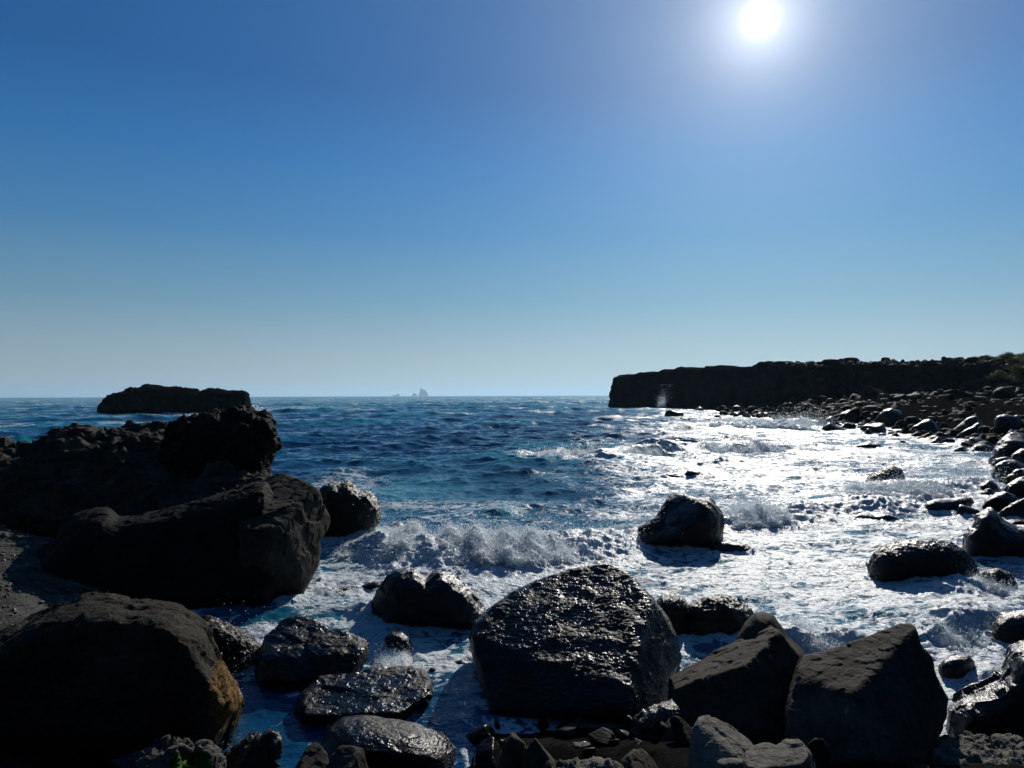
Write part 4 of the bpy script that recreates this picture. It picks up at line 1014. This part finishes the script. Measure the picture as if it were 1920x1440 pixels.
for b in BR:
    pl = b['p']; cx0, cy0 = pl.min(0); cx1, cy1 = pl.max(0); mg = (b['bw'] + b['fw']) * 2.6
    m = np.where((wx > cx0 - mg) & (wx < cx1 + mg) & (wy > cy0 - mg) & (wy < cy1 + mg))[0]
    x = wx[m]; y = wy[m]
    o = np.argsort(pl[:, 0]); yc = np.interp(x, pl[o, 0], pl[o, 1])
    yc = yc + .25 * b['fw'] * gnoise2(x * 1.3, x * 0 + pl[0, 1]) + b['fw'] * .9
    s = y - yc                                    # > 0 behind the crest (seaward)
    along = sstep(cx0 - mg * .35, cx0 + mg * .3, x) * (1 - sstep(cx1 - mg * .3, cx1 + mg * .35, x))
    var = .75 + .5 * gnoise2(x * .9 / max(b['fw'], .4), x * 0 + 3 + pl[0, 1])
    pr = np.where(s > 0, np.exp(-(s / b['bw']) ** 2), np.exp(-(np.abs(s) / b['fw']) ** 2.6))
    hh = b['h'] * along * np.clip(var, .3, 1.4) * pr
    q = np.stack([x, y, hh * 2], -1)
    rg_ = b['rough'] * along * np.where(s > 0, np.exp(-(s / (b['bw'] * .5)) ** 2), np.exp(-(np.abs(s) / (b['fw'] * 2.2)) ** 2)) * min(1, b['foam'] + .1)
    fs = 1.6 / max(b['fw'], .3) 
    tb = fbm(q, fs, 4, gain=.6, ridged=True, off=pl[0, 0])
    WZ[m] += hh + rg_ * b['h'] * .28 * tb
    WY[m] += -hh * .55 + rg_ * b['h'] * .3 * fbm(q, fs, 3, off=5)
    WX[m] += rg_ * b['h'] * .3 * fbm(q, fs, 3, off=9)
    fm = b['foam'] * along * np.where(s > 0, np.exp(-(s / (b['bw'] * .55)) ** 2), np.exp(-(np.abs(s) / (b['fw'] * 3.2)) ** 2))
    FO[m] = np.maximum(FO[m], fm * 1.15)
    AER[m] = np.maximum(AER[m], (1.0 if b.get('teal') else .6 * b['foam']) * along * np.exp(-(s / (b['bw'] * 1.4)) ** 2))
# foam cover by region: (px, py, rx, ry, amount)
for a, b_, rx, ry, am in [(1560, 1120, 420, 110, .80), (1500, 1020, 330, 60, .74), (1450, 900, 300, 50, .70), (1640, 860, 260, 34, .74), (1500, 815, 300, 22, .66), (1350, 782, 170, 8, .5),
                          (1800, 1000, 160, 90, .78), (1150, 1085, 320, 45, .62), (850, 1075, 260, 30, .66), (650, 1080, 90, 70, .74), (640, 1150, 90, 40, .7), (760, 1210, 120, 40, .62),
                          (1250, 950, 220, 40, .52), (950, 960, 220, 28, .46), (700, 960, 110, 40, .46), (640, 900, 90, 20, .52), (1100, 905, 150, 25, .36), (900, 1140, 120, 40, .55), (880, 1215, 90, 30, .42), (860, 1300, 60, 60, .22),
                          (1150, 838, 150, 9, .42), (1100, 815, 120, 6, .34), (540, 768, 130, 4.5, .55), (480, 771, 60, 4, .62), (330, 779, 170, 4, .5), (200, 766, 50, 3, .4), (90, 772, 40, 2, .34), (700, 767, 60, 3, .3), (620, 790, 40, 3, .4),
                          (1850, 1230, 140, 90, .84), (1840, 1390, 90, 40, .62), (480, 1200, 40, 20, .8), (1450, 1190, 120, 40, .76), (1250, 1170, 60, 40, .7), (1600, 945, 200, 25, .7)]:
    c = G(a, b_)[:2]; e1 = G(a + rx, b_)[:2]; y0 = G(a, b_ + ry)[1]; y1 = G(a, b_ - min(ry, b_ - 752))[1]
    ryw = (y1 - y0) / 2; cyw = (y1 + y0) / 2; rxw = abs(e1[0] - c[0])
    m = (np.abs(wx - c[0]) < 2 * rxw) & (np.abs(wy - cyw) < 2 * ryw)
    d2 = ((wx[m] - c[0]) / rxw) ** 2 + ((wy[m] - cyw) / ryw) ** 2
    FO[m] = np.maximum(FO[m], am * .84 * np.exp(-d2 ** 1.5 * .55)); AER[m] = np.maximum(AER[m], am * .75 * np.exp(-d2))
for x0, x1, y0, y1 in ROCKS:
    rx = (x1 - x0) / 2 + .12; ry = (y1 - y0) / 2 + .12; cx_, cy_ = (x0 + x1) / 2, (y0 + y1) / 2
    w_ = .35 if cy_ < 20 else .8
    m = (np.abs(wx - cx_) < rx + 3 * w_) & (np.abs(wy - cy_) < ry + 3 * w_)
    dx = np.maximum(np.abs(wx[m] - cx_) - rx * .75, 0); dy = np.maximum(np.abs(wy[m] - cy_) - ry * .75, 0)
    dd_ = np.hypot(dx, dy); k_ = .55 if not (cx_ < -.2 and cy_ < 8.5) else .2
    FO[m] = np.maximum(FO[m], np.minimum(1, FO[m] * .6 + k_ * np.exp(-dd_ / w_)))
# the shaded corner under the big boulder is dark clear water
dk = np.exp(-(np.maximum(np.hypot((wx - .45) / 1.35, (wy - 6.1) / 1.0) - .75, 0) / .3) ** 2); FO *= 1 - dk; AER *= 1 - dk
# swash foam along the shore
FO = np.maximum(FO, .75 * np.exp(-np.maximum(cd, 0) / 1.2) * (wr < 400) * (1 - calm))
large = fbm2(wx * .35 + 3, wy * .55, 3, s=5)
streak = fbm2(wx * .55 + 7, wy * 1.3, 3, s=8)
FO = np.clip(FO + (.26 * large + .20 * streak - .03) * sstep(.1, .4, FO) * (1 - .6 * sstep(.9, 1.1, FO)), 0, 1.15)
# white caps where open-sea crests are steep
cap = sstep(.20, .36, WZ - .2 * open_ * 0 ) * sstep(.12, .5, gnoise2(wx * .11, wy * .2)) * open_ * (wr > 18)
FO = np.maximum(FO, cap * .62 * (wr < 900))
# lumpy froth where the cover is thick
m = (FO > .45) & (wr < 60)
q = np.stack([wx[m], wy[m] * 1.25, wx[m] * 0], -1)
fsc = sstep(.45, .85, FO[m])
WZ[m] += fsc * (.050 * fbm(q, 2.3, 3, ridged=True, off=2) + .020 * fbm(q, 8.5, 2, gain=.6, off=8)) * np.clip(wr[m] / 9, .6, 2.2)
keepd = sstep(-1.5, .2, cd)
WZ = WZ * np.where(nearm, .15 + .85 * keepd, 1)
CRA = np.clip(sstep(.02, .5, WZ) + AER * .5, 0, 1)
rough = .055 + .10 * sstep(20, 300, wr) + .06 * sstep(300, 3000, wr)
V = np.stack([wx + WX, wy + WY, WZ], -1)
n, mm = shape; i = np.arange(n * mm).reshape(n, mm)
Q = np.stack([i[:-1, :-1], i[:-1, 1:], i[1:, 1:], i[1:, :-1]], -1).reshape(-1, 4)
land = (cd < -2.2) & nearm
Q = Q[~land[Q].all(1)][:, ::-1]
me = mesh_from('sea_water', V, quads=Q, mat=M['water'], attrs=dict(foam=FO, crest=CRA, rough=rough, aer=np.clip(AER, 0, 1)))
tag(link('sea_water', me), kind='structure')
def water_z(x, y):
    r_ = math.hypot(x, y); a = math.atan2(x, y)
    i_ = int(np.clip(np.searchsorted(rr_, r_), 1, n - 1)); j_ = int(np.clip(np.searchsorted(ang_, a), 1, mm - 1))
    return WZ[i_ * mm + j_]

# ------------------------------------------------------------------ tumbling foam and spray of the breakers
OCT = np.array([(1, 0, 0), (-1, 0, 0), (0, 1, 0), (0, -1, 0), (0, 0, 1), (0, 0, -1)], float)
OF = np.array([(0, 2, 4), (2, 1, 4), (1, 3, 4), (3, 0, 4), (2, 0, 5), (1, 2, 5), (3, 1, 5), (0, 3, 5)])
def foam_mass(label, pl, h, w, vox, seed, name='breaking_foam', plume=None):
    pl = crest(pl); lo = np.array([pl[:, 0].min() - w, pl[:, 1].min() - w * 1.2, -.1]); hi = np.array([pl[:, 0].max() + w, pl[:, 1].max() + w * 2.4, h * 1.7])
    nn = np.ceil((hi - lo) / vox).astype(int) + 1
    ax = [lo[k] + np.arange(nn[k]) * vox for k in range(3)]
    g = np.stack(np.meshgrid(*ax, indexing='ij'), -1)
    o = np.argsort(pl[:, 0]); yc = np.interp(g[..., 0], pl[o, 0], pl[o, 1]) + w * 1.3
    wf = np.where(g[..., 1] < yc, w * 2.0, w)
    along = sstep(pl[:, 0].min() - w * .3, pl[:, 0].min() + w * .9, g[..., 0]) * (1 - sstep(pl[:, 0].max() - w * .9, pl[:, 0].max() + w * .3, g[..., 0]))
    hv_ = h * (.65 + .6 * gnoise(g[..., 0] * 1.1 / max(h, .3), g[..., 0] * 0 + seed, g[..., 0] * 0)) * along + 1e-3
    e = np.sqrt((np.abs(g[..., 1] - yc) / wf) ** 1.5 + (g[..., 2] / hv_) ** 2) - 1
    Fd = e * min(w, h) * .8
    fs = 1.5 / h
    near = np.abs(Fd) < h * .7
    gn = g[near]
    Fd[near] -= h * (.42 * fbm(gn, fs, 3, gain=.6, off=seed) + .26 * fbm(gn, fs * 3.3, 3, gain=.7, off=seed + 3, ridged=True) - .02)
    v, q = surface_nets(Fd, lo, vox)
    # the froth's ragged skin of droplets
    r = np.random.default_rng(seed); nv = vnormals(v, q); up = np.where(v[:, 2] > .03)[0]
    nd = int(len(up) * 1.2); k = up[r.integers(0, len(up), nd)]
    c = v[k] + nv[k] * (r.exponential(.05 * h ** .5 + vox * .6, nd))[:, None] + r.normal(size=(nd, 3)) * vox * .6
    c[:, 2] += r.exponential(.03 * h, nd)
    sz = vox * .19 * r.lognormal(-.2, .45, nd)
    dv = c[:, None, :] + OCT[None] * sz[:, None, None] * (1 + r.uniform(-.3, .6, (nd, 1, 3)))
    df = (OF[None] + (np.arange(nd) * 6)[:, None, None]).reshape(-1, 3) + len(v)
    c0 = np.array([v[:, 0].mean(), v[:, 1].mean(), 0])
    me = mesh_from(name, np.concatenate([v, dv.reshape(-1, 3)]) - c0, quads=q, tris=df, mat=M['froth'])
    me.materials.append(M['drops'])
    mi = np.zeros(len(q) + len(df), np.int32); mi[len(q):] = 1
    if len(me.polygons) == len(mi): me.polygons.foreach_set('material_index', mi)
    ob = link(name, me); ob.location = c0; tag(ob, label, 'breaking wave', None, 'stuff')
    return ob
def spray(label, pl, n, height, depth, size, seed, plumes=14, tight=.35, front=0.0, z0=0.0):
    r = np.random.default_rng(seed); pl = crest(pl)
    L = np.r_[0, np.cumsum(np.linalg.norm(np.diff(pl, axis=0), axis=1))]
    s = r.uniform(0, L[-1], plumes); pc = np.stack([np.interp(s, L, pl[:, 0]), np.interp(s, L, pl[:, 1])], -1); ph = r.uniform(.45, 1.0, plumes)
    k = r.integers(0, plumes, n)
    z = r.exponential(.36, n); z = np.minimum(z, 1.6) * height * ph[k]
    sp = tight * (0.35 + z / height)
    x = pc[k, 0] + r.normal(size=n) * sp + z * .12; y = pc[k, 1] + depth * .5 + r.normal(size=n) * depth * .45 - front
    fine = int(n * .25); sl = r.uniform(0, L[-1], fine)
    x[:fine] = np.interp(sl, L, pl[:, 0]); y[:fine] = np.interp(sl, L, pl[:, 1]) + r.normal(size=fine) * depth * .5 + depth * .3
    z = z + z0
    sz = size * r.lognormal(-.5, .55, n)
    c = np.stack([x, y, z], -1)
    st = 1 + r.uniform(-.3, .5, (n, 1, 3))
    v = c[:, None, :] + OCT[None] * sz[:, None, None] * st
    f = (OF[None] + (np.arange(n) * 6)[:, None, None]).reshape(-1, 3)
    v = v.reshape(-1, 3); o0 = c.mean(0)
    me = mesh_from('sea_spray', v - o0, tris=f, mat=M['drops'])
    ob = link('sea_spray', me); ob.location = o0
    tag(ob, label, 'spray', None, 'stuff')
foam_mass('white tumbling foam of the nearest breaker, left of the surf boulder', [(700, 1040), (760, 1046), (860, 1052), (950, 1054), (1040, 1046), (1075, 1040)], .52, .55, .026, 3)
foam_mass('smaller white foam hump curling past the weed topped rock', [(640, 1012), (700, 1018), (750, 1022)], .26, .35, .022, 8)
foam_mass('rolling foam crest just right of the surf boulder', [(1365, 984), (1420, 982), (1485, 976)], .34, .45, .03, 5)
foam_mass('frothing crest running toward the right hand boulders', [(1600, 938), (1680, 932), (1780, 928)], .40, .55, .035, 6)
foam_mass('long foam crest of the middle distance breaker', [(1010, 862), (1100, 864), (1190, 860), (1240, 855)], .42, .7, .055, 7)
foam_mass('rounded foam crest in the bright glitter', [(1290, 854), (1380, 850), (1470, 848)], .5, .9, .06, 9)
foam_mass('far foam crest in front of the boulder shore', [(1300, 803), (1400, 802), (1530, 806)], .7, 1.4, .12, 10)
foam_mass('surf bursting against the rocks behind the peaked slab', [(1480, 1226), (1530, 1232), (1590, 1222)], .26, .3, .016, 11)
foam_mass('frothy surf ridge in the foam at lower right', [(1740, 1205), (1800, 1192), (1880, 1168)], .18, .28, .016, 12)
foam_mass('surf splashing at the foot of the craggy right edge boulder', [(1810, 1108), (1860, 1112), (1920, 1125)], .2, .25, .018, 13)
foam_mass('small churning foam lump round the little channel rock', [(700, 1245), (740, 1252), (768, 1245)], .12, .2, .012, 14)
foam_mass('foam washing against the weed topped rock foot', [(600, 1030), (640, 1040), (680, 1045)], .16, .3, .018, 15)
spray('spray thrown up over the nearest breaker', [(700, 1035), (800, 1048), (950, 1050), (1100, 1036), (1190, 1024)], 15000, .62, .8, .0085, 1, 26, .3)
spray('spray drifting off the surf boulder shoulders', [(1200, 1000), (1280, 985), (1350, 990)], 5000, .9, 1.0, .008, 2, 8, .3)
spray('spray over the crest right of the surf boulder', [(1370, 980), (1480, 975)], 7000, .55, .7, .010, 3, 9, .35)
spray('tall veil of spray bursting by the right hand boulders', [(1680, 925), (1760, 922), (1860, 905)], 11000, 1.0, 1.4, .011, 4, 16, .5)
spray('spray along the middle distance breaker', [(1010, 860), (1200, 857), (1480, 848)], 12000, .6, 1.0, .018, 5, 24, .8)
spray('spray burst of the far surf against the boulder shore', [(1440, 800), (1500, 800), (1545, 802)], 22000, 1.3, 3, .02, 6, 9, .9)
spray('splash shooting up behind the peaked slab', [(1500, 1222), (1560, 1220)], 5000, .38, .3, .0045, 7, 8, .1)
spray('splash at the foot of the craggy right edge boulder', [(1810, 1105), (1920, 1125)], 4000, .3, .25, .005, 8, 10, .08)
spray('droplets splashing beside the sparkling slab', [(400, 1255), (440, 1265), (480, 1270)], 700, .5, .3, .0045, 9, 4, .1, z0=.1)
spray('surf spray climbing the right end of the islet', [(430, 774), (475, 772)], 3000, 2.2, 3, .06, 10, 6, 1.0)
spray('column of spray against the cliff face', [(1236, 768), (1247, 768)], 7000, 3.6, 1.5, .035, 11, 3, .5)

# ------------------------------------------------------------------ air
def haze():
    bm = bmesh.new(); bmesh.ops.create_cube(bm, size=1)
    bmesh.ops.transform(bm, matrix=Matrix.Translation((0, 20000, 148)) @ Matrix.Diagonal((92000, 90000, 312, 1)), verts=bm.verts)
    me = bpy.data.meshes.new('haze'); bm.to_mesh(me); bm.free()
    m, t = new_mat('haze_air'); v = t.nodes.new('ShaderNodeVolumePrincipled')
    v.inputs['Color'].default_value = (.52, .78, 1, 1); v.inputs['Density'].default_value = HAZE; v.inputs['Anisotropy'].default_value = .3
    o = t.nodes.new('ShaderNodeOutputMaterial'); t.links.new(v.outputs[0], o.inputs['Volume'])
    me.materials.append(m); tag(link('haze', me), kind='stuff')
HAZE = 5.5e-5
if HAZE: haze()
